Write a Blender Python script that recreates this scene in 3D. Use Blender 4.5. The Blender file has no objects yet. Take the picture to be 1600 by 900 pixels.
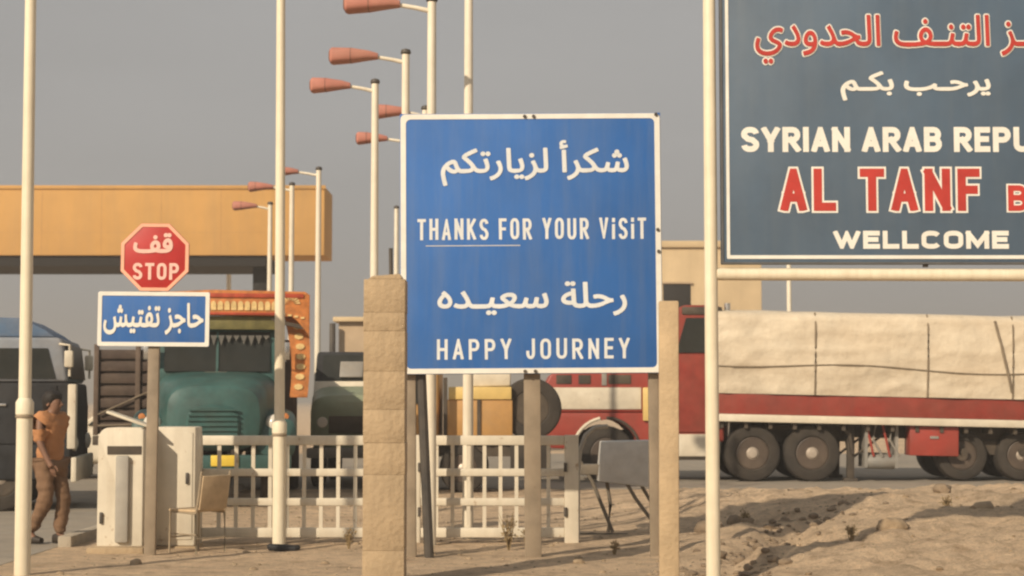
import bpy, bmesh, math, random
from mathutils import Vector, Matrix, noise
R = math.radians
SC = bpy.context.scene
COL = SC.collection
random.seed(11)

# ------------------------------------------------------------------ camera, sky, sun, exposure
F, HC, TILT = 2680.0, 1.6, math.atan(176 / 2680)
cam = bpy.data.objects.new('camera', bpy.data.cameras.new('camera'))
COL.objects.link(cam)
cam.location = (0, 0, HC)
cam.rotation_euler = (R(90) + TILT, 0, 0)
cam.data.sensor_width = 36
cam.data.lens = 36 * F / 1600
cam.data.clip_start = 0.1
cam.data.clip_end = 6000
cam.data.dof.use_dof = True
cam.data.dof.focus_distance = 17.0
cam.data.dof.aperture_fstop = 2.8
SC.camera = cam

SUN_EL, SUN_AZ = 29, 217          # degrees; azimuth clockwise from +Y (behind the camera, to its left)
world = bpy.data.worlds.new('World')
SC.world = world
world.use_nodes = True
nt = world.node_tree
bg = nt.nodes['Background']
sky = nt.nodes.new('ShaderNodeTexSky')
sky.sky_type = 'NISHITA'
sky.sun_disc = False
sky.sun_elevation = R(SUN_EL)
sky.sun_rotation = R(SUN_AZ)
sky.air_density = 1.0
sky.dust_density = 6.0
sky.ozone_density = 1.0
hs = nt.nodes.new('ShaderNodeHueSaturation')
hs.inputs['Saturation'].default_value = 0.16
dustmix = nt.nodes.new('ShaderNodeMix')
dustmix.data_type = 'RGBA'
dustmix.inputs[0].default_value = 0.78
dustmix.inputs[7].default_value = (4.15, 4.12, 4.08, 1)      # dusty air evens the sky out
nt.links.new(sky.outputs[0], hs.inputs['Color'])
nt.links.new(hs.outputs[0], dustmix.inputs[6])
tc = nt.nodes.new('ShaderNodeTexCoord')
cl = nt.nodes.new('ShaderNodeTexNoise')
cl.inputs['Scale'].default_value = 2.2; cl.inputs['Detail'].default_value = 5
mp = nt.nodes.new('ShaderNodeMapping'); mp.inputs['Scale'].default_value = (1, 1, 4)
nt.links.new(tc.outputs['Generated'], mp.inputs[0]); nt.links.new(mp.outputs[0], cl.inputs['Vector'])
rg = nt.nodes.new('ShaderNodeMapRange')
rg.inputs[1].default_value = .3; rg.inputs[2].default_value = .7; rg.inputs[3].default_value = .93; rg.inputs[4].default_value = 1.07
nt.links.new(cl.outputs[0], rg.inputs[0])
vm = nt.nodes.new('ShaderNodeVectorMath'); vm.operation = 'SCALE'
nt.links.new(dustmix.outputs[2], vm.inputs[0]); nt.links.new(rg.outputs[0], vm.inputs['Scale'])
nt.links.new(vm.outputs[0], bg.inputs[0])
bg.inputs[1].default_value = 0.083

sl = bpy.data.lights.new('sun', 'SUN')
sl.energy = 4.0
sl.angle = R(0.8)
sl.color = (1.0, 0.85, 0.65)
sun = bpy.data.objects.new('sun', sl)
COL.objects.link(sun)
d = Vector((math.sin(R(SUN_AZ)) * math.cos(R(SUN_EL)), math.cos(R(SUN_AZ)) * math.cos(R(SUN_EL)), math.sin(R(SUN_EL))))
sun.rotation_euler = d.to_track_quat('Z', 'Y').to_euler()
sun.location = (-6, -10, 12)
SC.view_settings.view_transform = 'Standard'
SC.view_settings.look = 'None'
SC.view_settings.gamma = 1
SC.view_settings.exposure = 0.22
SC.cycles.filter_width = 2.3

# ------------------------------------------------------------------ projection helpers (pixel of the 1600x900 photo + distance -> place)
def ray(px, py):
    zc = (450 - py) / F
    den = math.cos(TILT) - zc * math.sin(TILT)
    return (px - 800) / F / den, (math.sin(TILT) + zc * math.cos(TILT)) / den
def X(px, py, Y): return ray(px, py)[0] * Y
def Z(py, Y): return HC + ray(800, py)[1] * Y

# ------------------------------------------------------------------ materials
def mat(name, col, rough=0.6, metal=0.0, var=0.14, scale=4.0, bump=0.0, dust=0.0, chips=None, chip_at=0.66, bscale=None, coat=0.0, dustcol=(0.40, 0.30, 0.19), spec=0.4, streak=0.0, streakcol=(0.30, 0.24, 0.17), sscale=(7, 7, 0.55)):
    m = bpy.data.materials.new(name)
    m.use_nodes = True
    t = m.node_tree
    b = t.nodes['Principled BSDF']
    geo = t.nodes.new('ShaderNodeNewGeometry')
    n = t.nodes.new('ShaderNodeTexNoise')
    n.inputs['Scale'].default_value = scale
    n.inputs['Detail'].default_value = 7
    n.inputs['Roughness'].default_value = 0.62
    t.links.new(geo.outputs['Position'], n.inputs['Vector'])
    def mix(f, a, c):
        x = t.nodes.new('ShaderNodeMix'); x.data_type = 'RGBA'
        if hasattr(f, 'links') or not isinstance(f, float): t.links.new(f, x.inputs[0])
        else: x.inputs[0].default_value = f
        for k, v in ((6, a), (7, c)):
            if isinstance(v, tuple): x.inputs[k].default_value = (*v, 1)
            else: t.links.new(v, x.inputs[k])
        return x.outputs[2]
    def ramp(src, lo, hi, top=1.0):
        r = t.nodes.new('ShaderNodeMapRange')
        r.inputs[1].default_value = lo; r.inputs[2].default_value = hi; r.inputs[4].default_value = top
        t.links.new(src, r.inputs[0])
        return r.outputs[0]
    lo = tuple(max(0, c * (1 - var)) for c in col)
    hi = tuple(min(1, c * (1 + var)) for c in col)
    out = mix(ramp(n.outputs[0], 0.3, 0.7), lo, hi)
    if dust > 0:
        n2 = t.nodes.new('ShaderNodeTexNoise')
        n2.inputs['Scale'].default_value = 1.7; n2.inputs['Detail'].default_value = 8; n2.inputs['Roughness'].default_value = 0.7
        t.links.new(geo.outputs['Position'], n2.inputs['Vector'])
        out = mix(ramp(n2.outputs[0], 0.3, 0.72, dust), out, dustcol)
    if chips:
        n3 = t.nodes.new('ShaderNodeTexNoise')
        n3.inputs['Scale'].default_value = 9; n3.inputs['Detail'].default_value = 9; n3.inputs['Roughness'].default_value = 0.7
        t.links.new(geo.outputs['Position'], n3.inputs['Vector'])
        out = mix(ramp(n3.outputs[0], chip_at, chip_at + 0.05, 0.8), out, chips)
    if streak > 0:                       # rain and dust runs down a board or wall
        mp = t.nodes.new('ShaderNodeMapping'); mp.inputs['Scale'].default_value = sscale
        t.links.new(geo.outputs['Position'], mp.inputs[0])
        n4 = t.nodes.new('ShaderNodeTexNoise'); n4.inputs['Scale'].default_value = 1.0; n4.inputs['Detail'].default_value = 7; n4.inputs['Roughness'].default_value = 0.65
        t.links.new(mp.outputs[0], n4.inputs['Vector'])
        out = mix(ramp(n4.outputs[0], 0.44, 0.74, streak), out, streakcol)
    t.links.new(out, b.inputs['Base Color'])
    b.inputs['Roughness'].default_value = rough
    b.inputs['Metallic'].default_value = metal
    b.inputs['Specular IOR Level'].default_value = spec
    b.inputs['Coat Weight'].default_value = coat
    if bump > 0:
        nb = t.nodes.new('ShaderNodeTexNoise')
        nb.inputs['Scale'].default_value = bscale or scale * 3
        nb.inputs['Detail'].default_value = 8
        t.links.new(geo.outputs['Position'], nb.inputs['Vector'])
        bp = t.nodes.new('ShaderNodeBump')
        bp.inputs['Strength'].default_value = bump
        bp.inputs['Distance'].default_value = 0.05
        t.links.new(nb.outputs[0], bp.inputs['Height'])
        t.links.new(bp.outputs[0], b.inputs['Normal'])
    return m

M = {
 'cream_paint': mat('cream_paint', (0.78, 0.70, 0.53), 0.5, var=0.06, chips=(0.42, 0.28, 0.15), chip_at=0.68, dust=0.15, streak=0.4, streakcol=(0.50, 0.38, 0.24), sscale=(16, 16, .5)),
 'white_paint': mat('white_paint', (0.78, 0.71, 0.57), 0.5, streak=0.4, streakcol=(0.50, 0.40, 0.28), sscale=(16, 16, .5), var=0.07, chips=(0.40, 0.28, 0.17), chip_at=0.70, dust=0.15),
 'gate_paint': mat('gate_paint', (0.66, 0.60, 0.48), 0.55, streak=0.35, streakcol=(0.42, 0.34, 0.24), sscale=(9, 9, .9), var=0.08, chips=(0.35, 0.24, 0.14), chip_at=0.62, dust=0.15),
 'sign_blue': mat('sign_blue', (0.022, 0.120, 0.385), 0.7, var=0.10, scale=1.2, dust=0.10, dustcol=(0.12, 0.20, 0.34), streak=0.30, streakcol=(0.16, 0.20, 0.27), bump=0.10, bscale=1.6),
 'sign_slate': mat('sign_slate', (0.068, 0.108, 0.160), 0.5, var=0.14, scale=1.4, dust=0.16, dustcol=(0.15, 0.17, 0.19), streak=0.25, streakcol=(0.13, 0.155, 0.18), bump=0.10, bscale=1.6),
 'sign_white': mat('sign_white', (0.76, 0.74, 0.67), 0.5, var=0.07, scale=6, dust=0.10, chips=(0.25, 0.28, 0.34), chip_at=0.71),
 'sign_pale': mat('sign_pale', (0.68, 0.70, 0.70), 0.5, var=0.07, scale=6, dust=0.10, chips=(0.12, 0.20, 0.38), chip_at=0.69),
 'sign_red': mat('sign_red', (0.44, 0.040, 0.030), 0.5, var=0.14, scale=5),
 'sign_back': mat('sign_back', (0.10, 0.10, 0.10), 0.6, var=0.2),
 'stop_red': mat('stop_red', (0.42, 0.024, 0.022), 0.45, var=0.12, scale=5),
 'stop_rim': mat('stop_rim', (0.80, 0.42, 0.28), 0.5, var=0.08),
 'stop_text': mat('stop_text', (0.80, 0.50, 0.42), 0.5, var=0.08, scale=8),
 'post_steel': mat('post_steel', (0.25, 0.20, 0.145), 0.65, var=0.2, scale=5, chips=(0.16, 0.10, 0.06), dust=0.3),
 'dark_steel': mat('dark_steel', (0.045, 0.042, 0.04), 0.55, var=0.3, dust=0.15),
 'concrete': mat('concrete', (0.40, 0.295, 0.18), 0.9, var=0.16, scale=3.0, bump=0.35, bscale=22, dust=0.3, streak=0.35, streakcol=(0.27, 0.20, 0.125), sscale=(14, 14, 1.2)),
 'tan_post': mat('tan_post', (0.46, 0.34, 0.205), 0.85, var=0.14, scale=4, bump=0.25, bscale=25, dust=0.25),
 'lamp_red': mat('lamp_red', (0.46, 0.17, 0.13), 0.55, var=0.16, scale=3, dust=0.3),
 'lamp_end': mat('lamp_end', (0.16, 0.07, 0.055), 0.7, var=0.2, dust=0.2),
 'canopy_yellow': mat('canopy_yellow', (0.56, 0.315, 0.105), 0.9, var=0.10, scale=0.5, bump=0.12, streak=0.45, streakcol=(0.36, 0.24, 0.12), sscale=(1.3, 1.3, 0.12)),
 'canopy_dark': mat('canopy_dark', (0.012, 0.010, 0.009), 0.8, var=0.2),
 'beige_wall': mat('beige_wall', (0.56, 0.43, 0.26), 0.9, var=0.10, scale=0.8, dust=0.25, streak=0.35, streakcol=(0.36, 0.27, 0.16), sscale=(1.1, 1.1, 0.12)),
 'hut_wall': mat('hut_wall', (0.40, 0.30, 0.20), 0.9, var=0.12, scale=1.5, dust=0.3),
 'asphalt': mat('asphalt', (0.25, 0.225, 0.19), 0.95, var=0.2, scale=2.5, bump=0.3, bscale=60, dust=0.65, dustcol=(0.40, 0.32, 0.23)),
 'kerb': mat('kerb', (0.34, 0.30, 0.24), 0.9, var=0.15, bump=0.3, dust=0.3),
 'rock': mat('rock', (0.30, 0.22, 0.14), 0.95, var=0.3, scale=6, bump=0.6, dust=0.3),
 'dark_rock': mat('dark_rock', (0.19, 0.14, 0.095), 0.95, var=0.3, scale=6, bump=0.6, dust=0.25),
 'truck_red': mat('truck_red', (0.30, 0.036, 0.026), 0.42, var=0.18, scale=2, dust=0.2, dustcol=(0.26, 0.15, 0.10), coat=0.05, streak=0.35, streakcol=(0.20, 0.07, 0.05), sscale=(4, 4, .8)),
 'truck_white': mat('truck_white', (0.66, 0.60, 0.48), 0.6, var=0.14, scale=3, dust=0.4, chips=(0.30, 0.16, 0.10), chip_at=0.64),
 'truck_green': mat('truck_green', (0.024, 0.088, 0.084), 0.5, var=0.35, scale=3, dust=0.22, dustcol=(0.16, 0.15, 0.11), coat=0.05),
 'truck_blue': mat('truck_blue', (0.075, 0.145, 0.25), 0.8, var=0.2, dust=0.3, spec=0.15),
 'truck_navy': mat('truck_navy', (0.030, 0.032, 0.036), 0.85, var=0.3, dust=0.12, dustcol=(0.12, 0.09, 0.06), spec=0.15),
 'truck_grey': mat('truck_grey', (0.22, 0.215, 0.20), 0.5, var=0.15, dust=0.3),
 'cab_blue': mat('cab_blue', (0.20, 0.235, 0.285), 0.7, var=0.2, dust=0.3, spec=0.2),
 'board_red': mat('board_red', (0.235, 0.030, 0.022), 0.65, var=0.2, dust=0.22, dustcol=(0.26, 0.15, 0.10), streak=0.4, streakcol=(0.16, 0.06, 0.045), sscale=(5, 5, .8), spec=0.2),
 'truck_brown': mat('truck_brown', (0.045, 0.027, 0.021), 0.75, var=0.35, scale=5, dust=0.15),
 'brown_light': mat('brown_light', (0.085, 0.056, 0.042), 0.75, var=0.3, scale=5, dust=0.2),
 'truck_tan': mat('truck_tan', (0.46, 0.245, 0.075), 0.5, var=0.14, dust=0.3),
 'truck_yellow': mat('truck_yellow', (0.66, 0.47, 0.16), 0.5, var=0.12, dust=0.2),
 'deco_orange': mat('deco_orange', (0.50, 0.17, 0.040), 0.55, var=0.35, scale=9, dust=0.15),
 'deco_red': mat('deco_red', (0.40, 0.065, 0.03), 0.55, var=0.3, scale=7),
 'deco_gold': mat('deco_gold', (0.70, 0.50, 0.22), 0.5, var=0.25, scale=9),
 'deco_olive': mat('deco_olive', (0.17, 0.15, 0.055), 0.6, var=0.3, scale=5),
 'pale_green': mat('pale_green', (0.20, 0.25, 0.17), 0.45, var=0.15, dust=0.25),
 'glass': mat('glass', (0.020, 0.024, 0.024), 0.35, var=0.2, dust=0.04, spec=0.15),
 'chrome': mat('chrome', (0.62, 0.60, 0.56), 0.25, metal=0.9, var=0.1),
 'lens': mat('lens', (0.62, 0.58, 0.50), 0.15, var=0.1),
 'rubber': mat('rubber', (0.026, 0.023, 0.021), 0.9, var=0.3, dust=0.3, dustcol=(0.12, 0.09, 0.06), bump=0.2),
 'rim_steel': mat('rim_steel', (0.055, 0.040, 0.033), 0.55, var=0.3, dust=0.15),
 'hub_metal': mat('hub_metal', (0.45, 0.38, 0.31), 0.45, metal=0.3, var=0.2),
 'chassis': mat('chassis', (0.032, 0.026, 0.022), 0.75, var=0.3, dust=0.2),
 'tarp': mat('tarp', (0.64, 0.555, 0.425), 0.9, var=0.16, scale=1.6, bump=0.5, bscale=7, dust=0.45, dustcol=(0.50, 0.40, 0.28), streak=0.5, streakcol=(0.42, 0.32, 0.21), sscale=(.5, .5, 2.2)),
 'strap': mat('strap', (0.20, 0.155, 0.105), 0.8, var=0.2),
 'plate_yellow': mat('plate_yellow', (0.70, 0.50, 0.06), 0.5, var=0.1),
 'skin': mat('skin', (0.20, 0.105, 0.065), 0.6, var=0.08),
 'hair': mat('hair', (0.018, 0.014, 0.012), 0.7, var=0.2),
 'shirt': mat('shirt', (0.42, 0.195, 0.085), 0.85, var=0.12, scale=6, bump=0.3, bscale=14),
 'trousers': mat('trousers', (0.18, 0.105, 0.060), 0.9, var=0.15, scale=6, bump=0.3, bscale=14),
 'shoe': mat('shoe', (0.03, 0.022, 0.016), 0.6, var=0.2),
 'bag': mat('bag', (0.02, 0.02, 0.022), 0.7, var=0.2),
 'chair_tan': mat('chair_tan', (0.50, 0.37, 0.225), 0.75, var=0.15, scale=8),
 'chair_tube': mat('chair_tube', (0.36, 0.29, 0.20), 0.5, metal=0.3, var=0.2),
 'grey_sheet': mat('grey_sheet', (0.56, 0.56, 0.54), 0.6, var=0.15, scale=5, dust=0.25),
 'stand_leg': mat('stand_leg', (0.13, 0.115, 0.095), 0.7, var=0.25, dust=0.35),
 'dry_plant': mat('dry_plant', (0.24, 0.17, 0.085), 0.9, var=0.3),
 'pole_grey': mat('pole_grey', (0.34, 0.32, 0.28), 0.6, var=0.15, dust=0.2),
}

def ground_mat():
    m = bpy.data.materials.new('dirt_ground'); m.use_nodes = True
    t = m.node_tree; b = t.nodes['Principled BSDF']
    geo = t.nodes.new('ShaderNodeNewGeometry')
    def nz(scale, det=8, rough=0.65):
        n = t.nodes.new('ShaderNodeTexNoise'); n.inputs['Scale'].default_value = scale
        n.inputs['Detail'].default_value = det; n.inputs['Roughness'].default_value = rough
        t.links.new(geo.outputs['Position'], n.inputs['Vector']); return n.outputs[0]
    def ramp(src, stops):
        r = t.nodes.new('ShaderNodeValToRGB'); e = r.color_ramp.elements
        while len(e) < len(stops): e.new(0.5)
        for k, (p, c) in enumerate(stops): e[k].position = p; e[k].color = (*c, 1)
        t.links.new(src, r.inputs[0]); return r.outputs[0]
    a = ramp(nz(0.55), [(0.30, (0.55, 0.42, 0.29)), (0.5, (0.69, 0.52, 0.355)), (0.70, (0.79, 0.60, 0.41))])
    c = ramp(nz(4.5, 10, 0.72), [(0.30, (0.60, 0.57, 0.54)), (0.50, (1.0, 1.0, 1.0)), (0.72, (1.25, 1.22, 1.18))])
    x = t.nodes.new('ShaderNodeMix'); x.data_type = 'RGBA'; x.blend_type = 'MULTIPLY'; x.inputs[0].default_value = 1
    t.links.new(a, x.inputs[6]); t.links.new(c, x.inputs[7])
    c2 = ramp(nz(1.7, 9, 0.75), [(0.30, (0.66, 0.60, 0.54)), (0.46, (1.0, 1.0, 1.0)), (0.62, (1.06, 1.05, 1.03))])
    x2 = t.nodes.new('ShaderNodeMix'); x2.data_type = 'RGBA'; x2.blend_type = 'MULTIPLY'; x2.inputs[0].default_value = 1
    t.links.new(x.outputs[2], x2.inputs[6]); t.links.new(c2, x2.inputs[7])
    c3 = ramp(nz(34, 6, 0.8), [(0.30, (0.70, 0.68, 0.66)), (0.50, (1.02, 1.02, 1.02)), (0.70, (1.2, 1.2, 1.2))])
    x3 = t.nodes.new('ShaderNodeMix'); x3.data_type = 'RGBA'; x3.blend_type = 'MULTIPLY'; x3.inputs[0].default_value = 1
    t.links.new(x2.outputs[2], x3.inputs[6]); t.links.new(c3, x3.inputs[7])
    t.links.new(x3.outputs[2], b.inputs['Base Color'])
    b.inputs['Roughness'].default_value = 0.97
    b.inputs['Specular IOR Level'].default_value = 0.1
    bp = t.nodes.new('ShaderNodeBump'); bp.inputs['Strength'].default_value = 1.0; bp.inputs['Distance'].default_value = 0.09
    t.links.new(nz(12, 12, 0.78), bp.inputs['Height']); t.links.new(bp.outputs[0], b.inputs['Normal'])
    return m
M['ground'] = ground_mat()

# ------------------------------------------------------------------ mesh helpers
class MB:
    """collects shapes into one bmesh"""
    def __init__(s): s.bm = bmesh.new()
    def box(s, x0, x1, y0, y1, z0, z1, bev=0.0, seg=2):
        r = bmesh.ops.create_cube(s.bm, size=1)
        vs = r['verts']
        for v in vs:
            v.co = Vector((x0 + (v.co.x + .5) * (x1 - x0), y0 + (v.co.y + .5) * (y1 - y0), z0 + (v.co.z + .5) * (z1 - z0)))
        if bev > 0:
            ed = list({e for v in vs for e in v.link_edges})
            bmesh.ops.bevel(s.bm, geom=ed, offset=bev, segments=seg, affect='EDGES', profile=0.5)
        return s
    def tube(s, pts, r, seg=10, cap=True):
        """swept circle along points; r a number or a list"""
        pts = [Vector(p) for p in pts]
        n = len(pts)
        rs = r if isinstance(r, (list, tuple)) else [r] * n
        rings = []
        up = Vector((0, 0, 1))
        for i, p in enumerate(pts):
            tdir = (pts[min(i + 1, n - 1)] - pts[max(i - 1, 0)]).normalized()
            a = tdir.cross(up)
            if a.length < 1e-3: a = tdir.cross(Vector((1, 0, 0)))
            a.normalize(); b2 = tdir.cross(a).normalized()
            rings.append([s.bm.verts.new(p + (a * math.cos(2 * math.pi * k / seg) + b2 * math.sin(2 * math.pi * k / seg)) * rs[i]) for k in range(seg)])
        for i in range(n - 1):
            for k in range(seg):
                s.bm.faces.new((rings[i][k], rings[i][(k + 1) % seg], rings[i + 1][(k + 1) % seg], rings[i + 1][k]))
        if cap:
            s.bm.faces.new(list(reversed(rings[0]))); s.bm.faces.new(rings[-1])
        return s
    def lathe(s, prof, c=(0, 0, 0), axis='y', seg=32):
        """profile of (radius, along) revolved about an axis through c"""
        c = Vector(c); rings = []
        for (r, h) in prof:
            ring = []
            for k in range(seg):
                t = 2 * math.pi * k / seg
                u, v = r * math.cos(t), r * math.sin(t)
                p = {'y': (u, h, v), 'x': (h, u, v), 'z': (u, v, h)}[axis]
                ring.append(s.bm.verts.new(c + Vector(p)))
            rings.append(ring)
        for i in range(len(rings) - 1):
            for k in range(seg):
                s.bm.faces.new((rings[i][k], rings[i][(k + 1) % seg], rings[i + 1][(k + 1) % seg], rings[i + 1][k]))
        if prof[0][0] > 1e-4: s.bm.faces.new(list(reversed(rings[0])))
        if prof[-1][0] > 1e-4: s.bm.faces.new(rings[-1])
        return s
    def prism(s, poly, y0, y1, plane='xz', bev=0.0):
        """polygon in the xz (or yz) plane pushed through y (or x)"""
        def P(a, b, h): return (a, h, b) if plane == 'xz' else (h, a, b)
        v0 = [s.bm.verts.new(P(a, b, y0)) for a, b in poly]
        v1 = [s.bm.verts.new(P(a, b, y1)) for a, b in poly]
        n = len(poly)
        fs = [s.bm.faces.new(v0), s.bm.faces.new(list(reversed(v1)))]
        for k in range(n):
            fs.append(s.bm.faces.new((v0[k], v1[k], v1[(k + 1) % n], v0[(k + 1) % n])))
        if bev > 0:
            ed = list({e for f in fs for e in f.edges})
            bmesh.ops.bevel(s.bm, geom=ed, offset=bev, segments=3, affect='EDGES', profile=0.5)
        return s
    def loft(s, secs, n=28, axis='y', power=4.0):
        """superellipse sections (along, centre a, centre b, half a, half b[, power]) joined"""
        rings = []
        for sec in secs:
            h, ca, cb, ha, hb = sec[:5]
            pw = sec[5] if len(sec) > 5 else power
            ring = []
            for k in range(n):
                t = 2 * math.pi * (k + .5) / n
                c_, s_ = math.cos(t), math.sin(t)
                a = ca + ha * math.copysign(abs(c_) ** (2 / pw), c_)
                b = cb + hb * math.copysign(abs(s_) ** (2 / pw), s_)
                ring.append(s.bm.verts.new({'y': (a, h, b), 'x': (h, a, b), 'z': (a, b, h)}[axis]))
            rings.append(ring)
        for i in range(len(rings) - 1):
            for k in range(n):
                s.bm.faces.new((rings[i][k], rings[i][(k + 1) % n], rings[i + 1][(k + 1) % n], rings[i + 1][k]))
        s.bm.faces.new(list(reversed(rings[0]))); s.bm.faces.new(rings[-1])
        return s
    def move(s, v):
        bmesh.ops.translate(s.bm, verts=s.bm.verts, vec=v); return s
    def rot(s, ang, axis, cent=(0, 0, 0)):
        bmesh.ops.rotate(s.bm, verts=s.bm.verts, cent=cent, matrix=Matrix.Rotation(ang, 3, axis)); return s
    def wobble(s, amp, sc, seed=0.0):
        for v in s.bm.verts:
            v.co += noise.noise_vector(v.co * sc + Vector((seed, seed * 1.7, seed * .3))) * amp
        return s
    def build(s, name, m, parent=None, loc=None, rz=0.0, smooth=True, angle=35):
        bmesh.ops.recalc_face_normals(s.bm, faces=s.bm.faces)
        me = bpy.data.meshes.new(name)
        s.bm.to_mesh(me); s.bm.free()
        return link(name, me, m, parent, loc, rz, smooth, angle)

def link(name, me, m, parent=None, loc=None, rz=0.0, smooth=True, angle=35):
    if not me.materials: me.materials.append(M[m] if isinstance(m, str) else m)
    if smooth:
        me.polygons.foreach_set('use_smooth', [True] * len(me.polygons))
        try: me.set_sharp_from_angle(angle=R(angle))
        except Exception: pass
    o = bpy.data.objects.new(name, me)
    COL.objects.link(o)
    if parent is not None: o.parent = parent
    if loc is not None: o.location = loc
    o.rotation_euler = (0, 0, rz)
    return o

def tag(o, label, cat, group=None):
    o['label'] = label; o['category'] = cat
    if group: o['group'] = group
    return o
def thing(name, label, cat, loc=(0, 0, 0), rz=0.0, group=None):
    o = bpy.data.objects.new(name, None)
    o.empty_display_size = 0.2
    COL.objects.link(o)
    o.location = loc; o.rotation_euler = (0, 0, rz)
    return tag(o, label, cat, group)
def copy_tree(o, parent=None):
    c = o.copy(); COL.objects.link(c)
    if parent is not None: c.parent = parent
    for ch in list(o.children): copy_tree(ch, c)
    return c

# ------------------------------------------------------------------ ground
def sstep(a, b, x):
    t = max(0.0, min(1.0, (x - a) / (b - a))); return t * t * (3 - 2 * t)
def gh(x, y):
    """height of the dirt"""
    h = 0.0
    fade = 1 - sstep(27.5, 31, y)
    n1 = noise.fractal(Vector((x * .55, y * .55, 3.1)), 1.0, 2.0, 5)
    n2 = noise.fractal(Vector((x * 2.3, y * 2.3, 7.7)), 1.0, 2.0, 4)
    n3 = noise.fractal(Vector((x * 8, y * 8, 1.7)), 1.0, 2.0, 3)
    right = sstep(1.2, 3.0, x) * fade * sstep(10.0, 14.0, y)
    left = sstep(-4.6, -3.6, x) * fade if x > -6 else 0.0
    h += left * (0.018 * n1 + 0.012 * n2)
    h += right * (0.15 + 0.095 * n1 + 0.045 * n2 + 0.028 * n3 + 0.20 * sstep(2.5, 5, x) * sstep(14, 20, y) * (1 - sstep(22, 28, y)))
    # gully of broken earth running through the mound
    gx = 2.0 + (y - 16.0) * 0.34
    dgy = abs(x - gx + 0.35 * n1)
    h -= right * 0.22 * math.exp(-(dgy / 0.28) ** 2) * (1 - sstep(19.5, 22, y))
    return h
def axis_vals(parts):
    out = []
    for a, b, st in parts:
        v = a
        while v < b - 1e-6: out.append(v); v += st
    return out
gxs = axis_vals([(-3000, -300, 450), (-300, -40, 40), (-40, -8, 4), (-8, -5, .5), (-5, 9, .085), (9, 14, .5), (14, 40, 4), (40, 300, 40), (300, 3001, 450)])
gys = axis_vals([(-200, -10, 30), (-10, 10, 2), (10, 13.5, .3), (13.5, 31, .085), (31, 50, 2), (50, 300, 25), (300, 4001, 400)])
bm = bmesh.new()
rows = [[bm.verts.new((x, y, gh(x, y) if 8 < y < 32 and -6 < x < 15 else 0.0)) for x in gxs] for y in gys]
for j in range(len(gys) - 1):
    for i in range(len(gxs) - 1):
        bm.faces.new((rows[j][i], rows[j][i + 1], rows[j + 1][i + 1], rows[j + 1][i]))
me = bpy.data.meshes.new('ground'); bm.to_mesh(me); bm.free()
o = link('ground', me, 'ground', angle=180); o['kind'] = 'structure'

rd = MB()
rd.box(-60, 60, 31.2, 52, -0.2, 0.004)
rd.box(-9.2, -4.98, 10, 31.19, -0.2, 0.004)
o = rd.build('road', 'asphalt', smooth=False); o['kind'] = 'structure'
kb = MB()
kb.box(-4.97, -4.82, 18.9, 31.0, -0.1, 0.12, 0.015)
kb.box(-9.36, -9.21, 12, 31.0, -0.1, 0.12, 0.015)
o = kb.build('kerb', 'kerb'); o['kind'] = 'structure'

# low desert rise far behind
hb = MB()
pts = [(-2500, 0)]
for k in range(60):
    x = -2500 + k * 85
    pts.append((x, 9 + 7 * noise.noise(Vector((x * .004, 2.2, 0)))))
pts.append((2515, 0))
hb.prism(pts, 2400, 2900)
o = hb.build('hills', 'ground'); o['kind'] = 'structure'

# ------------------------------------------------------------------ writing
AF = {'ا': (0xFE8D, 0xFE8E, 0, 0), 'أ': (0xFE83, 0xFE84, 0, 0), 'ب': (0xFE8F, 0xFE90, 0xFE91, 0xFE92), 'ت': (0xFE95, 0xFE96, 0xFE97, 0xFE98), 'ة': (0xFE93, 0xFE94, 0, 0),
 'ج': (0xFE9D, 0xFE9E, 0xFE9F, 0xFEA0), 'ح': (0xFEA1, 0xFEA2, 0xFEA3, 0xFEA4), 'د': (0xFEA9, 0xFEAA, 0, 0), 'ر': (0xFEAD, 0xFEAE, 0, 0), 'ز': (0xFEAF, 0xFEB0, 0, 0),
 'س': (0xFEB1, 0xFEB2, 0xFEB3, 0xFEB4), 'ش': (0xFEB5, 0xFEB6, 0xFEB7, 0xFEB8), 'ع': (0xFEC9, 0xFECA, 0xFECB, 0xFECC), 'ف': (0xFED1, 0xFED2, 0xFED3, 0xFED4),
 'ق': (0xFED5, 0xFED6, 0xFED7, 0xFED8), 'ك': (0xFED9, 0xFEDA, 0xFEDB, 0xFEDC), 'ل': (0xFEDD, 0xFEDE, 0xFEDF, 0xFEE0), 'م': (0xFEE1, 0xFEE2, 0xFEE3, 0xFEE4),
 'ن': (0xFEE5, 0xFEE6, 0xFEE7, 0xFEE8), 'ه': (0xFEE9, 0xFEEA, 0xFEEB, 0xFEEC), 'و': (0xFEED, 0xFEEE, 0, 0), 'ي': (0xFEF1, 0xFEF2, 0xFEF3, 0xFEF4), 'ـ': (0x640,) * 4}
def shape_arabic(s):
    out = []
    for i, ch in enumerate(s):
        if ch not in AF: out.append(ch); continue
        prev = i > 0 and s[i - 1] in AF and AF[s[i - 1]][2] != 0
        nxt = AF[ch][2] != 0 and i + 1 < len(s) and s[i + 1] in AF
        out.append(chr(AF[ch][3 if prev and nxt else 1 if prev else 2 if nxt else 0]))
    return ''.join(reversed(out))
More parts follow.
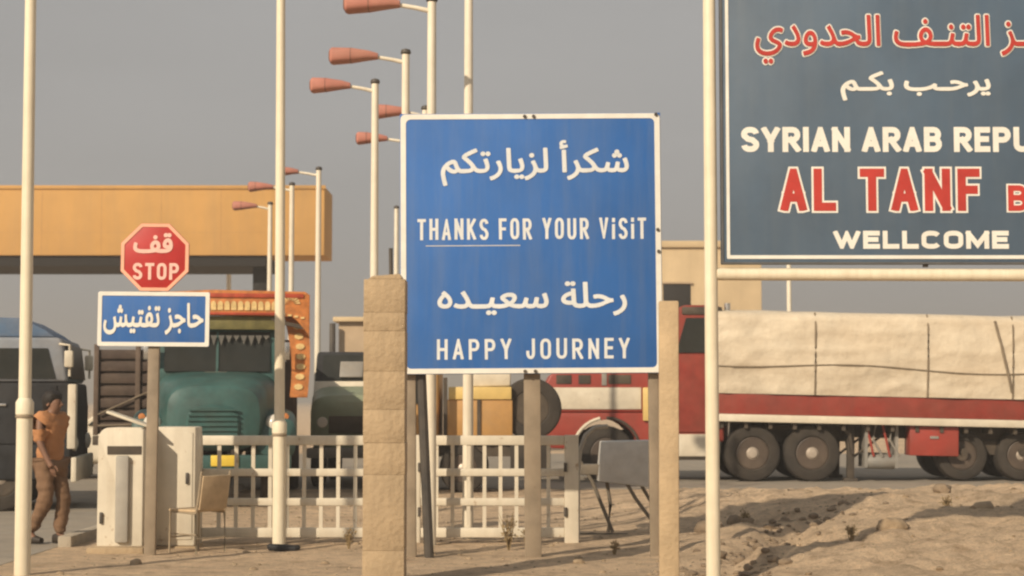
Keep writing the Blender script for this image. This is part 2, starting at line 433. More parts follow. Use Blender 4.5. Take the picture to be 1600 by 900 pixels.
def arabic_mesh(text, offset):
    """flat letters in x/y as a bmesh; every glyph on its own plane so that joined glyphs never share one"""
    c = bpy.data.curves.new('lettering', 'FONT')
    c.body = shape_arabic(text); c.size = 1; c.resolution_u = 5
    o = bpy.data.objects.new('lettering', c); COL.objects.link(o)
    dg = bpy.context.evaluated_depsgraph_get()
    ev = o.evaluated_get(dg)
    cu = ev.to_curve(dg)
    polys = []
    for sp in cu.splines:
        P = []
        if sp.type == 'BEZIER':
            bp = sp.bezier_points; n = len(bp)
            for q in range(n):
                a, z = bp[q], bp[(q + 1) % n]
                for f in range(5):
                    t_ = f / 5; u_ = 1 - t_
                    p = a.co * u_ ** 3 + a.handle_right * 3 * u_ * u_ * t_ + z.handle_left * 3 * u_ * t_ * t_ + z.co * t_ ** 3
                    if not P or (Vector((p.x, p.y)) - P[-1]).length > 1e-5: P.append(Vector((p.x, p.y)))
        else:
            P = [Vector((p.co.x, p.co.y)) for p in sp.points]
        if len(P) > 3 and (P[0] - P[-1]).length < 1e-5: P.pop()
        if len(P) >= 3: polys.append(P)
    ev.to_curve_clear()
    bpy.data.objects.remove(o); bpy.data.curves.remove(c)
    # non-zero winding fill in horizontal slabs: overlapping strokes of one glyph merge cleanly
    for P in polys:
        for p in P: p.y = round(p.y * 125) / 125
    lev = sorted({p.y for P in polys for p in P})
    b = bmesh.new(); vd = {}
    def V_(x, y):
        key = (round(x, 4), round(y, 4))
        if key not in vd: vd[key] = b.verts.new((x, y, 0))
        return vd[key]
    for ya, yb in zip(lev[:-1], lev[1:]):
        ym = (ya + yb) / 2; cr = []
        for P in polys:
            for q in range(len(P)):
                a, z = P[q - 1], P[q]
                lo, hi = min(a.y, z.y), max(a.y, z.y)
                if lo < ym < hi:
                    k_ = (z.x - a.x) / (z.y - a.y)
                    cr.append((a.x + k_ * (ym - a.y), a.x + k_ * (ya - a.y), a.x + k_ * (yb - a.y), 1 if z.y > a.y else -1))
        cr.sort(); w_ = 0
        for e in cr:
            if w_ == 0: st = e
            w_ += e[3]
            if w_ == 0 and e[0] - st[0] > 1e-4:
                ring = []
                for v in (V_(st[1], ya), V_(e[1], ya), V_(e[2], yb), V_(st[2], yb)):
                    if v not in ring: ring.append(v)
                if len(ring) >= 3:
                    try: b.faces.new(ring)
                    except ValueError: pass
    # bolder weight: the same letters repeated round a small circle, a hair's breadth apart
    me = bpy.data.meshes.new('lettering'); b.to_mesh(me)
    ND = 12
    for q in range(ND):
        n0 = len(b.verts)
        b.from_mesh(me); b.verts.ensure_lookup_table()
        dx, dy = offset * math.cos(2 * math.pi * q / ND), offset * math.sin(2 * math.pi * q / ND)
        for v in b.verts[n0:]: v.co += Vector((dx, dy, (q + 1) * 0.00036))
    bpy.data.meshes.remove(me)
    return b
def to_plane(b, y):
    """x/y letters -> standing in x/z facing -y, at depth y"""
    for v in b.verts: v.co = Vector((v.co.x, y - v.co.z, v.co.y))
def arabic(text, parent, m, x0, x1, z0, z1, y, offset=0.02, fit=None):
    """writes text into the box x0..x1, z0..z1; fit = bounds of another weight to be laid exactly over"""
    b = arabic_mesh(text, offset)
    if fit is None:
        xs = [v.co.x for v in b.verts]; ys = [v.co.y for v in b.verts]
        fit = (min(xs), max(xs), min(ys), max(ys))
    sx = (x1 - x0) / (fit[1] - fit[0]); sz = (z1 - z0) / (fit[3] - fit[2])
    for v in b.verts:
        v.co.x = x0 + (v.co.x - fit[0]) * sx; v.co.y = z0 + (v.co.y - fit[2]) * sz
    to_plane(b, y)
    nw = len(text.split())
    spans = sorted((min(v.co.x for v in f.verts), max(v.co.x for v in f.verts)) for f in b.faces)
    gaps, hi = [], spans[0][1]
    for lo, h in spans:
        if lo > hi: gaps.append((lo - hi, (lo + hi) / 2))
        hi = max(hi, h)
    cuts = sorted(g[1] for g in sorted(gaps)[len(gaps) - (nw - 1):]) if nw > 1 else []
    for lo, h in zip([-1e9] + cuts, cuts + [1e9]):
        w = b.copy()
        bmesh.ops.delete(w, geom=[v for v in w.verts if not lo <= v.co.x < h], context='VERTS')
        me = bpy.data.meshes.new('lettering'); w.to_mesh(me); w.free()
        link('lettering', me, m, parent, smooth=False)
    b.free()
    return fit

def arc(cx, cy, rx, ry, a0, a1, n=7):
    return [(cx + rx * math.cos(R(a0 + (a1 - a0) * k / n)), cy + ry * math.sin(R(a0 + (a1 - a0) * k / n))) for k in range(n + 1)]
LW = {'I': 0.0, 'i': 0.0, 'M': 1.25, 'W': 1.5, 'E': .82, 'F': .80, 'L': .80, 'J': .75, 'T': .92, ' ': .55}
def glyph(ch):
    r, q = .42, .26
    if ch == 'O': return [arc(1 - r, 1 - q, r, q, 0, 90) + arc(r, 1 - q, r, q, 90, 180) + arc(r, q, r, q, 180, 270) + arc(1 - r, q, r, q, 270, 360)]
    if ch == 'U': return [[(0, 1)] + arc(r, q, r, q, 180, 270) + arc(1 - r, q, r, q, 270, 360) + [(1, 1)]]
    if ch == 'C': return [arc(1 - r, 1 - q, r, q, 22, 90) + arc(r, 1 - q, r, q, 90, 180) + arc(r, q, r, q, 180, 270) + arc(1 - r, q, r, q, 270, 338)]
    if ch == 'S': return [arc(1 - r, .77, r, .23, 8, 90) + arc(r, .77, r, .23, 90, 200) + [(.3, .53), (.7, .47)] + arc(1 - r, .23, r, .23, 20, -90) + arc(r, .23, r, .23, 270, 188)]
    if ch == 'J': return [[(1, 1)] + arc(1 - r, q, r, q, 0, -90) + arc(r, q, r, q, 270, 190) + [(0, .30)]]
    if ch == 'P': return [[(0, 0), (0, 1)], [(0, 1), (.55, 1)] + arc(.6, .74, .4, .26, 90, -90) + [(0, .48)]]
    if ch == 'R': return [[(0, 0), (0, 1)], [(0, 1), (.55, 1)] + arc(.6, .74, .4, .26, 90, -90) + [(0, .48)], [(.45, .48), (1, 0)]]
    if ch == 'B': return [[(0, 0), (0, 1)], [(0, 1), (.5, 1)] + arc(.58, .76, .36, .24, 90, -90) + [(0, .52)], [(.5, .52)] + arc(.6, .26, .4, .26, 90, -90) + [(0, 0)]]
    return {'A': [[(0, 0), (.5, 1), (1, 0)], [(.17, .27), (.83, .27)]], 'E': [[(1, 1), (0, 1), (0, 0), (1, 0)], [(0, .52), (.88, .52)]],
            'F': [[(1, 1), (0, 1), (0, 0)], [(0, .50), (.85, .50)]], 'H': [[(0, 0), (0, 1)], [(1, 0), (1, 1)], [(0, .5), (1, .5)]], 'I': [[(0, 0), (0, 1)]],
            'i': [[(0, 0), (0, .66)], [(0, .93), (0, 1)]], 'K': [[(0, 0), (0, 1)], [(1, 1), (.05, .42)], [(.30, .58), (1, 0)]], 'L': [[(0, 1), (0, 0), (1, 0)]],
            'M': [[(0, 0), (0, 1)], [(1, 0), (1, 1)], [(0, 1), (.5, .12), (1, 1)]], 'N': [[(0, 0), (0, 1)], [(1, 0), (1, 1)], [(0, 1), (1, 0)]],
            'T': [[(0, 1), (1, 1)], [(.5, 0), (.5, 1)]], 'V': [[(0, 1), (.5, 0), (1, 1)]], 'W': [[(0, 1), (.27, 0), (.5, .9), (.73, 0), (1, 1)]],
            'Y': [[(0, 1), (.5, .44)], [(1, 1), (.5, .44)], [(.5, 0), (.5, .48)]]}[ch]
def clip_y(poly, lo, hi):
    for sgn, lim in ((1, lo), (-1, hi)):
        out = []
        for k in range(len(poly)):
            a, b = poly[k], poly[(k + 1) % len(poly)]
            fa, fb = sgn * (a[1] - lim) >= -1e-9, sgn * (b[1] - lim) >= -1e-9
            if fa: out.append(a)
            if fa != fb:
                t = (lim - a[1]) / (b[1] - a[1]); out.append((a[0] + t * (b[0] - a[0]), lim))
        poly = out
        if len(poly) < 3: return []
    return poly
def latin(text, parent, m, x0, x1, z0, z1, y, t, grow=0.0, gap=0.16, slant=0.0):
    """block capitals filling the box; t stroke width, grow widens every stroke all round (the outline behind a coloured letter)"""
    h = z1 - z0
    units = sum(LW.get(c, 1.0) for c in text)
    # width: sum(lw*u + t) + gaps
    rj = random.Random(len(text))
    nl = len([c for c in text if c != ' '])
    g = gap * h
    u = ((x1 - x0) - nl * t - (len(text) - 1) * g) / units
    def done(b):
        bmesh.ops.recalc_face_normals(b, faces=b.faces)
        me = bpy.data.meshes.new('lettering'); b.to_mesh(me); b.free()
        link('lettering', me, m, parent, smooth=False)
    b = bmesh.new(); x = x0; T = t + 2 * grow; lay = 0
    for ch in text:
        if ch == ' ':
            done(b); b = bmesh.new()
            x += LW[' '] * u + g; continue
        w = LW.get(ch, 1.0) * u
        jz, jr = (rj.uniform(-.05, .05) * t * 2, rj.uniform(-.014, .014)) if m == 'sign_pale' else (0, 0)
        for st in glyph(ch):
            P = [Vector((x + t / 2 + a * w, z0 + t / 2 + c * (h - t))) for a, c in st]
            closed = ch == 'O'
            if not closed and ch not in 'CS':
                for end, nb in ((0, 1), (-1, -2)):
                    dd = (P[end] - P[nb]).normalized()
                    P[end] = P[end] + dd * (t / 2 + grow)
            n = len(P)
            L, Rr = [], []
            for k in range(n):
                if closed: p, q = P[k - 1], P[(k + 1) % n]
                else: p, q = P[max(k - 1, 0)], P[min(k + 1, n - 1)]
                d1 = (P[k] - p); d2 = (q - P[k])
                if d1.length < 1e-7: d1 = d2
                if d2.length < 1e-7: d2 = d1
                d1.normalize(); d2.normalize()
                n1 = Vector((-d1.y, d1.x)); n2 = Vector((-d2.y, d2.x))
                mm = n1 + n2
                if mm.length < 1e-4: mm = n1
                mm.normalize()
                ln = min(T / 2 / max(0.25, mm.dot(n1)), T * 2)
                L.append(P[k] + mm * ln); Rr.append(P[k] - mm * ln)
            for k in range(n if closed else n - 1):
                j = (k + 1) % n
                poly = clip_y([(v.x, v.y) for v in (L[k], L[j], Rr[j], Rr[k])], z0 - grow, z1 + grow)
                if len(poly) >= 3:
                    try: b.faces.new([b.verts.new((a + (slant + jr) * (c - z0), y - lay * 0.00012, c + jz)) for a, c in poly])
                    except ValueError: pass
            lay = (lay + 1) % 8
        x += w + t + g
    done(b)

def rr_pts(x0, x1, z0, z1, r, n=5):
    out = []
    for cx, cz, a in ((x1 - r, z1 - r, 0), (x0 + r, z1 - r, 90), (x0 + r, z0 + r, 180), (x1 - r, z0 + r, 270)):
        for k in range(n + 1):
            t = R(a + 90 * k / n); out.append((cx + r * math.cos(t), cz + r * math.sin(t)))
    return out
def ring_mesh(outer, inner, y0, y1):
    mb = MB(); n = len(outer)
    A = [[mb.bm.verts.new((p[0], y, p[1])) for p in pl] for pl in (outer, inner) for y in (y0, y1)]
    of, ob, inf, inb = A
    for k in range(n):
        j = (k + 1) % n
        for q in ((of[k], of[j], inf[j], inf[k]), (of[k], ob[k], ob[j], of[j]), (inf[k], inf[j], inb[j], inb[k]), (ob[k], inb[k], inb[j], ob[j])):
            mb.bm.faces.new(q)
    return mb

# ------------------------------------------------------------------ border canopy and buildings (far)
YC = 60.0
c = thing('border_canopy', 'long yellow canopy beam over the crossing with dark soffit and column', 'canopy', (0, YC, 0))
xr = X(507, 345, YC); zt, zb = Z(291, YC), Z(399, YC)
xd = X(414, 400, YC)
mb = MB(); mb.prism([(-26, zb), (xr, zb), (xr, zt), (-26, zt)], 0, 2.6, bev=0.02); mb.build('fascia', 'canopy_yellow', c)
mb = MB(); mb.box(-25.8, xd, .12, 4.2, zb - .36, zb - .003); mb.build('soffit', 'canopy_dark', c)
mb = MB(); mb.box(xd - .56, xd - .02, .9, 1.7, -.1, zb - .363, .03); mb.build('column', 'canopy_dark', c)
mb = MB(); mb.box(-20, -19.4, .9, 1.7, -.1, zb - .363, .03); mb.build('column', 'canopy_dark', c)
mb = MB()
for k in range(9): mb.box(xr - 1.55 - k * 2.1, xr - 1.525 - k * 2.1, -.004, -.0005, zb + .03, zt - .12)
mb.box(-25.9, xr - .02, -.003, -.0008, zb + .80, zb + .812)
mb.build('panel_joint', 'truck_tan', c, smooth=False)
mb = MB()
mb.box(-25.9, xr + .04, -.05, -.003, zt - .1, zt + .03, .01); mb.build('coping', 'canopy_yellow', c)

YB = 76.0
c = thing('border_building', 'flat roofed beige building behind the red truck with a dark opening', 'building', (0, YB, 0))
x0, x1 = X(1010, 430, YB), X(1190, 430, YB); zt = Z(387, YB)
mb = MB(); mb.box(x0, x1, 0, 9, -.1, zt, .04); mb.build('wall', 'beige_wall', c)
mb = MB(); mb.box(x0 - .15, x1 + .15, -.15, 9.15, zt + .003, zt + .3, .03); mb.build('parapet', 'beige_wall', c)
mb = MB(); mb.box(X(1036, 460, YB), X(1079, 460, YB), -.04, .12, Z(482, YB), Z(444, YB), .02); wf = mb.build('window', 'canopy_dark', c)
mb = MB(); mb.box(X(1034, 460, YB), X(1081, 460, YB), -.14, -.045, Z(443.4, YB), Z(441, YB)); mb.build('lintel', 'hut_wall', wf)
for px in (1112, 1150):
    mb = MB(); mb.box(X(px, 500, YB), X(px + 22, 500, YB), -.03, .1, 2.2, 3.6, .02); mb.build('window', 'canopy_dark', c)

YH = 50.0
c = thing('guard_hut', 'small beige block hut standing behind the concrete pillar', 'hut', (0, YH, 0))
x0, x1 = X(529, 540, YH), X(650, 540, YH); zt = Z(503, YH)
mb = MB(); mb.box(x0, x1, 0, 3, -.1, zt, .03); mb.build('wall', 'hut_wall', c)
mb = MB(); mb.box(x0 - .15, x1 + .15, -.2, 3.2, zt + .003, zt + .14, .02); mb.build('roof', 'beige_wall', c)
mb = MB(); mb.box(X(536, 570, YH), X(556, 570, YH), -.03, .1, Z(592, YH), Z(562, YH), .02); w = mb.build('window', 'glass', c)
mb = MB(); mb.box(X(534, 570, YH), X(558, 570, YH), -.09, -.035, Z(595, YH), Z(592.5, YH)); mb.build('sill', 'beige_wall', w)
mb = MB(); mb.tube([(X(521, 540, YH), -.3, 0), (X(521, 540, YH), -.3, Z(506, YH))], .09); mb.build('flue_pipe', 'dark_steel', c)

# ------------------------------------------------------------------ lamp posts with red heads on short arms
def lamp_post(px, py_top, H=6.1, Y=None, head=True, r=.058, label='', arm=(.36, .62)):
    if Y is None: Y = (H - HC) / ray(px, py_top)[1]
    zt = Z(py_top, Y) if Y is not None else H
    xx = X(px, (py_top + 600) / 2, Y)
    t = thing('street_lamp', label, 'street lamp', (xx, Y, 0), 0, 'white posts with red lamp heads on the way to the crossing')
    mb = MB(); mb.tube([(0, 0, -.1), (0, 0, zt * .5), (0, 0, zt)], [r * 1.15, r, r * .86], 14); mb.build('pole', 'white_paint', t)
    mb = MB(); mb.lathe([(r * 1.0, zt + .002), (r * 1.2, zt + .02), (r * 1.0, zt + .06), (.001, zt + .08)], axis='z', seg=12); mb.build('cap', 'dark_steel', t)
    if head:
        a, l = arm
        za = zt - .09
        mb = MB(); mb.tube([(0, -.0, za - .02), (-a * .5, -.01, za + .02), (-a - .05, -.02, za + .055)], [.028, .026, .024], 10); mb.build('arm', 'white_paint', t)
        mb = MB()
        mb.loft([(-a + .0, -.02, za + .06, .055, .04, 2.6), (-a - .12, -.02, za + .070, .10, .062, 2.8), (-a - .34, -.02, za + .070, .14, .092, 3.4), (-a - l + .03, -.02, za + .062, .14, .105, 3.8), (-a - l, -.02, za + .06, .11, .09, 3.4)], axis='x', n=20)
        h = mb.build('lamp_head', 'lamp_red', t)
        mb = MB(); mb.loft([(-a - l - .018, -.02, za + .062, .06, .06, 2.6), (-a - l - .002, -.02, za + .065, .085, .085, 3)], axis='x', n=16); mb.build('end_cap', 'lamp_end', h)
        mb = MB(); mb.loft([(-a - .345, -.02, za + .070, .1425, .0945, 3.4), (-a - .355, -.02, za + .070, .1425, .095, 3.4)], axis='x', n=20); mb.build('seam', 'lamp_end', h)
    return t
lamp_post(732, -70, H=6.9, label='tall white post behind the right half of the blue thank-you sign')
lamp_post(674, 3, label='white post with the topmost red lamp head, behind the blue sign')
lamp_post(633, 85, label='white post along the left edge of the blue sign, second red head from top')
lamp_post(585, 131, label='white post rising above the concrete pillar, its red head lowest of the three large ones', arm=(.35, .56))
lamp_post(664, 172, label='post hidden behind the blue sign, its faint red head peeping out above the lower one', arm=(.25, .50))
lamp_post(643, 214, label='post hidden behind the blue sign with the lowest red head left of the sign', arm=(.42, .52))
lamp_post(497, 266, label='thin white post right of the decorated truck crown, tallest of the far trio', arm=(.40, .35))
lamp_post(455, 290, label='thin white post just right of the flagpole, middle of the far trio', arm=(.40, .50))
lamp_post(421, 320, label='thin white post left of the flagpole, shortest of the far trio', arm=(.30, .55))
lamp_post(619, 326, label='thin white far post close left of the blue sign above the pillar', arm=(.05, .12), head=False)
lamp_post(357, 385, Y=66, label='far thin white post seen under the yellow canopy beam', head=False, r=.1)
lamp_post(1233, 322, label='far thin white post under the dark welcome sign above the tarpaulin', head=False, r=.058)

# ------------------------------------------------------------------ wheels
def wheel(parent, x, y, z, rad, wid, side=-1, axis='y', name='wheel', rim_m='rim_steel'):
    """tyre as the part, rim and hub as sub-parts; side is the outward direction along the axis"""
    w2 = wid / 2; mb = MB()
    prof = [(rad * .56, -w2 * .80), (rad * .62, -w2 * .98), (rad * .86, -w2), (rad * .95, -w2 * .9), (rad, -w2 * .62), (rad * .985, -w2 * .3), (rad, 0), (rad * .985, w2 * .3), (rad, w2 * .62), (rad * .95, w2 * .9), (rad * .86, w2), (rad * .62, w2 * .98), (rad * .56, w2 * .80)]
    mb.lathe(prof, axis=axis, seg=40)
    o = mb.build(name, 'rubber', parent, (x, y, z))
    mb = MB(); s = side
    mb.lathe([(rad * .575, s * w2 * .86), (rad * .53, s * w2 * .90), (rad * .50, s * w2 * .55), (rad * .40, s * w2 * .35), (rad * .26, s * w2 * .42), (rad * .24, s * w2 * .2)], axis=axis, seg=28)
    mb.build('rim', rim_m, o)
    mb = MB()
    mb.lathe([(rad * .235, s * w2 * .40), (rad * .225, s * w2 * .85), (rad * .15, s * w2 * 1.0), (rad * .02, s * w2 * 1.02)], axis=axis, seg=20)
    for k in range(8):
        a = 2 * math.pi * k / 8; u, v = rad * .33 * math.cos(a), rad * .33 * math.sin(a)
        p0 = (u, s * w2 * .38, v) if axis == 'y' else (s * w2 * .38, u, v)
        p1 = (u, s * w2 * .52, v) if axis == 'y' else (s * w2 * .52, u, v)
        mb.tube([p0, p1], rad * .035, 6)
    mb.build('hub', 'hub_metal', o)
    return o

# ------------------------------------------------------------------ red tractor truck (near side plane at Y=34, nose to the left)
YT = 34.0; KT = 2680 / YT
def tx(px): return (px - 852) / KT
def tz(py): return (752 - py) / KT
t = thing('tractor_truck', 'red bonneted tractor truck with cream stripe, pulling the loaded flatbed', 'truck', (X(852, 650, YT), YT, 0))
mb = MB()
mb.prism([(.04, 1.37), (.0, 1.45), (.02, 1.95), (.10, 2.12), (.30, 2.18), (2.29, 2.26), (2.29, 1.37)], .05, 2.35, bev=.035)
bon = mb.build('bonnet', 'truck_red', t)
mb = MB(); mb.box(.03, 1.90, .028, .047, 1.43, 1.86, .006); mb.build('stripe', 'truck_white', bon)
for va, vb in ((.22, .52), (.66, .9), (1.25, 1.70)):
    mb = MB(); mb.box(va, vb, .034, .047, 1.93, 2.11, .004); mb.build('side_vent', 'chassis', bon)
mb = MB(); mb.box(1.12, 1.22, .030, .046, 1.90, 2.14, .004); mb.box(1.05, 1.09, .030, .046, 1.62, 1.66, .004); mb.build('badge', 'truck_grey', bon)
mb = MB(); mb.box(-.06, -.006, .5, 1.9, 1.0, 1.80, .015)
for k in range(9): mb.box(-.08, -.055, .56 + k * .15, .61 + k * .15, 1.04, 1.76)
mb.build('grille', 'chassis', bon)
for y0, y1, nm in ((.02, .50, 'near'), (1.90, 2.38, 'far')):
    mb = MB()
    cx, cz, r0 = 1.21, .60, .64
    poly = []
    for k in range(15):
        a = R(176 - 172 * k / 14); poly.append((cx + r0 * math.cos(a), cz + r0 * math.sin(a)))
    poly += [(2.28, .64), (2.28, 1.36), (.02, 1.36), (-.02, 1.28), (-.02, .80), (.10, .66)]
    mb.prism(poly, y0, y1, bev=0.015); w = mb.build('wing', 'truck_red', t)
    mb = MB()
    yy = y0 - .014 if nm == 'near' else y1 + .014
    mb.tube([(cx + (r0 + .02) * math.cos(R(a)), yy, cz + (r0 + .02) * math.sin(R(a))) for a in range(182, 92, -9)], .035, 8); mb.build('arch_trim', 'truck_white', w)
    mb = MB()
    mb.tube([(cx + (r0 + .02) * math.cos(R(a)), yy, cz + (r0 + .02) * math.sin(R(a))) for a in range(90, -3, -9)], .03, 8); mb.build('arch_lip', 'chassis', w)
    mb = MB(); yc = (y0 + y1) / 2
    mb.lathe([(.11, .0), (.13, -.03), (.10, -.06), (.001, -.07)], c=(-.02, yc, 1.05), axis='x', seg=20); mb.build('headlight', 'lens', w)
mb = MB(); mb.box(-.24, -.10, -.02, 2.42, .50, .76, .03); mb.build('bumper', 'truck_white', t)
# cab
mb = MB()
mb.prism([(2.30, .78), (3.55, .78), (3.55, 3.35), (3.45, 3.50), (2.75, 3.50), (2.62, 3.42), (2.30, 2.26)], .06, 2.34, bev=.06); mb.build('cab', 'board_red', t)
mb = MB(); mb.prism([(2.60, 2.55), (3.44, 2.55), (3.44, 3.24), (2.80, 3.24)], .028, .062); wi = mb.build('window', 'glass', t)
mb = MB(); mb.prism([(2.52, 2.25), (3.38, 2.25), (3.38, 3.22), (2.78, 3.22)], 2.338, 2.37); mb.build('window', 'glass', t)
mb = MB(); mb.prism([(2.33, 2.32), (2.62, 3.36), (2.57, 3.375), (2.27, 2.32)], .22, 2.18); mb.build('windscreen', 'glass', t)
mb = MB(); mb.prism([(2.40, .98), (3.42, .98), (3.42, 2.50), (2.46, 2.50)], .03, .058, bev=.008); dr = mb.build('door', 'board_red', t)
mb = MB(); mb.box(3.2, 3.36, -.01, .028, 1.98, 2.02, .006); mb.build('handle', 'chrome', dr)
mb = MB(); mb.box(2.36, 3.40, .0, .055, .50, .94, .02); mb.build('step', 'truck_white', t)
mb = MB(); mb.box(1.93, 2.27, -.05, .046, 1.20, 1.86, .02); mb.build('air_filter', 'truck_yellow', t)
mb = MB(); mb.tube([(2.34, -.18, 2.2), (2.34, -.2, 3.1)], .02, 8); mb.box(2.30, 2.36, -.32, -.12, 2.45, 3.0, .02); mb.build('mirror', 'dark_steel', t)
mb = MB(); mb.box(2.72, 3.52, .03, 2.37, 3.30, 3.46, .03); mb.build('roof_edge', 'chassis', t)
mb = MB(); mb.tube([(3.66, .35, .8), (3.66, .35, 3.55)], .06, 12); mb.build('exhaust', 'chrome', t)
mb = MB()
mb.box(.1, 6.1, .62, .74, .78, 1.0, .01); mb.box(.1, 6.1, 1.66, 1.78, .78, 1.0, .01)
for q in (1.21, 4.12, 5.32): mb.tube([(q, .2, .56), (q, 2.2, .56)], .09, 10)
mb.box(3.9, 5.6, .3, 2.1, 1.02, 1.12, .02)
mb.build('chassis', 'chassis', t)
mb = MB(); mb.lathe([(.001, -.42), (.27, -.42), (.30, -.38), (.30, .38), (.27, .42), (.001, .42)], c=(3.05, .34, .72), axis='x', seg=24); mb.build('fuel_tank', 'truck_grey', t)
wheel(t, 1.21, .18, .55, .55, .30); wheel(t, 1.21, 2.22, .55, .55, .30, 1)
for q in (4.10, 5.28):
    wheel(t, q, .28, .56, .56, .52); wheel(t, q, 2.12, .56, .56, .52, 1)
mb = MB(); mb.prism([(3.35, 1.0), (3.42, 1.0), (3.75, 1.26), (5.7, 1.22), (6.0, .9), (6.06, .55), (6.10, .55), (6.05, .95), (5.74, 1.26), (3.73, 1.30)], .06, .54); mb.build('mudguard', 'chassis', t)

# flatbed trailer
TILTB = R(1.25)
xt0 = X(852, 650, YT)
t = thing('flatbed_trailer', 'red and white flatbed trailer with dusty twin wheels behind the dirt mound', 'trailer', (xt0, YT - .02, .02))
t.rotation_euler = (0, TILTB, R(-1.2))
xa, xb = tx(1106), 11.2
mb = MB(); mb.box(xa, xb, .0, 2.44, 1.40, 1.80, .012); mb.build('side_board', 'board_red', t)
mb = MB(); mb.box(xa - .02, xb + .02, -.05, 2.49, 1.25, 1.397, .012); mb.build('rail', 'truck_white', t)
mb = MB()
mb.box(xa + .3, xb - .2, .62, .76, .98, 1.247); mb.box(xa + .3, xb - .2, 1.68, 1.82, .98, 1.247)
for k in range(16): mb.box(xa + .2 + k * .48, xa + .27 + k * .48, .05, 2.4, 1.12, 1.246)
mb.box(7.7, 9.9, .5, 1.9, .70, .97)
for q in (8.25, 9.42): mb.tube([(q, .2, .56 + q * .0218), (q, 2.2, .56 + q * .0218)], .08, 10)
mb.build('underframe', 'chassis', t)
for s in (.32, 2.05):
    mb = MB(); mb.box(5.98, 6.12, s, s + .14, .18, 1.24, .01); mb.box(5.92, 6.18, s - .06, s + .2, .10, .18, .01); mb.tube([(6.05, s + .07, .55), (6.75, s + .07, 1.1)], .025, 8); mb.build('landing_leg', 'chassis', t)
mb = MB(); mb.box(7.16, 8.12, .08, .6, .66, 1.24, .02); tb = mb.build('toolbox', 'truck_red', t)
mb = MB(); mb.box(7.55, 7.72, .055, .078, 1.0, 1.05); mb.build('latch', 'chrome', tb)
mb = MB()
mb.lathe([(.001, -.3), (.13, -.3), (.15, -.27), (.15, .27), (.13, .3), (.001, .3)], c=(6.62, .35, .52), axis='x', seg=18)
mb.lathe([(.001, -.3), (.13, -.3), (.15, -.27), (.15, .27), (.13, .3), (.001, .3)], c=(6.62, .70, .54), axis='x', seg=18)
mb.box(6.30, 6.36, .2, .9, .4, 1.24); mb.box(6.90, 6.96, .2, .9, .4, 1.24)
mb.build('air_tank', 'truck_grey', t)
for k, q in enumerate((6.34, 6.52, 6.66, 6.85)):
    mb = MB(); mb.tube([(q, .25, 1.24), (q + .06 * (-1) ** k, .2, .95), (q + .14, .22, .62)], .025, 8); mb.build('air_hose', 'truck_grey' if k % 2 else 'truck_red', t)
for q in (8.25, 9.42):
    dz = q * math.sin(TILTB)
    wheel(t, q, .55, .50 + dz, .50, .5); wheel(t, q, 2.16, .50 + dz, .50, .5, 1)
mb = MB(); mb.box(10.1, 10.14, .05, .6, .5, 1.2); mb.build('mud_flap', 'rubber', t)
mb = MB(); mb.box(xb + .022, xb + .06, .1, .5, 1.27, 1.4, .01); mb.box(xb + .022, xb + .06, 1.94, 2.34, 1.27, 1.4, .01); mb.build('tail_light', 'stop_red', t)

# tarpaulin covered load
ld = thing('cargo_load', 'long cream tarpaulin load roped down on the flatbed trailer', 'cargo', (xt0, YT - .02, .02))
ld.rotation_euler = (0, TILTB, R(-1.2))
def tarp_y(x, z): return -.03 + .026 * noise.fractal(Vector((x * .8, 0, z * 1.4)), 1.0, 2.0, 5) - .030 * (1 - abs(noise.noise(Vector((x * 1.1 + z * .9, 4.0, z * 2.6))))) ** 6 - .05 * math.sin(math.pi * (z - 1.9) / 1.5)
def tarp_top(x, y): return 3.43 + .035 * noise.fractal(Vector((x * .55, y * .8, 5)), 1.0, 2.0, 5) + .008 * math.sin(x * 2.0)
bm = bmesh.new()
NX = 170
prof_rows = []
xl0, xl1 = xa + .03, xb - .04
for i in range(NX + 1):
    x = xl0 + (xl1 - xl0) * i / NX
    row = []
    for k in range(25):
        z = 1.805 + (tarp_top(x, 0) - .10 - 1.805) * k / 24
        row.append((x, tarp_y(x, z), z))
    row.append((x, .05, tarp_top(x, 0) - .02))
    for k in range(1, 8):
        y = 2.44 * k / 8; row.append((x, y, tarp_top(x, y) + .06 * math.sin(math.pi * k / 8)))
    row.append((x, 2.39, tarp_top(x, 2.4) - .02))
    row.append((x, 2.46, tarp_top(x, 2.4) - .12)); row.append((x, 2.46, 1.805))
    prof_rows.append([bm.verts.new(p) for p in row])
for i in range(NX):
    for k in range(len(prof_rows[0]) - 1):
        bm.faces.new((prof_rows[i][k], prof_rows[i + 1][k], prof_rows[i + 1][k + 1], prof_rows[i][k + 1]))
bm.faces.new(prof_rows[0]); bm.faces.new(list(reversed(prof_rows[-1])))
bmesh.ops.recalc_face_normals(bm, faces=bm.faces)
me = bpy.data.meshes.new('tarpaulin'); bm.to_mesh(me); bm.free()
link('tarpaulin', me, 'tarp', ld, angle=60)
def strap(pts, r=.018):
    mb = MB(); mb.tube(pts, r, 6); mb.build('strap', 'strap', ld)
for px in (1267, 1441, 1572, 1690):
    x = tx(px)
    strap([(x, tarp_y(x, z) - .012, z) for z in [1.82 + k * .155 for k in range(10)]] + [(x, .06, tarp_top(x, 0) + .01)])
    if px == 1572: strap([(x - .36 + .34 * k / 9, tarp_y(x - .36 + .34 * k / 9, 3.3 - k * .155) - .025, 3.34 - k * .155) for k in range(10)], .026)
pts = []
for i in range(50):
    x = xl0 + .1 + (xl1 - xl0 - .2) * i / 49; z = 2.36 + .05 * math.sin(x * 1.3) - .01 * x + .06
    pts.append((x, tarp_y(x, z) - .014, z))
strap(pts, .014)

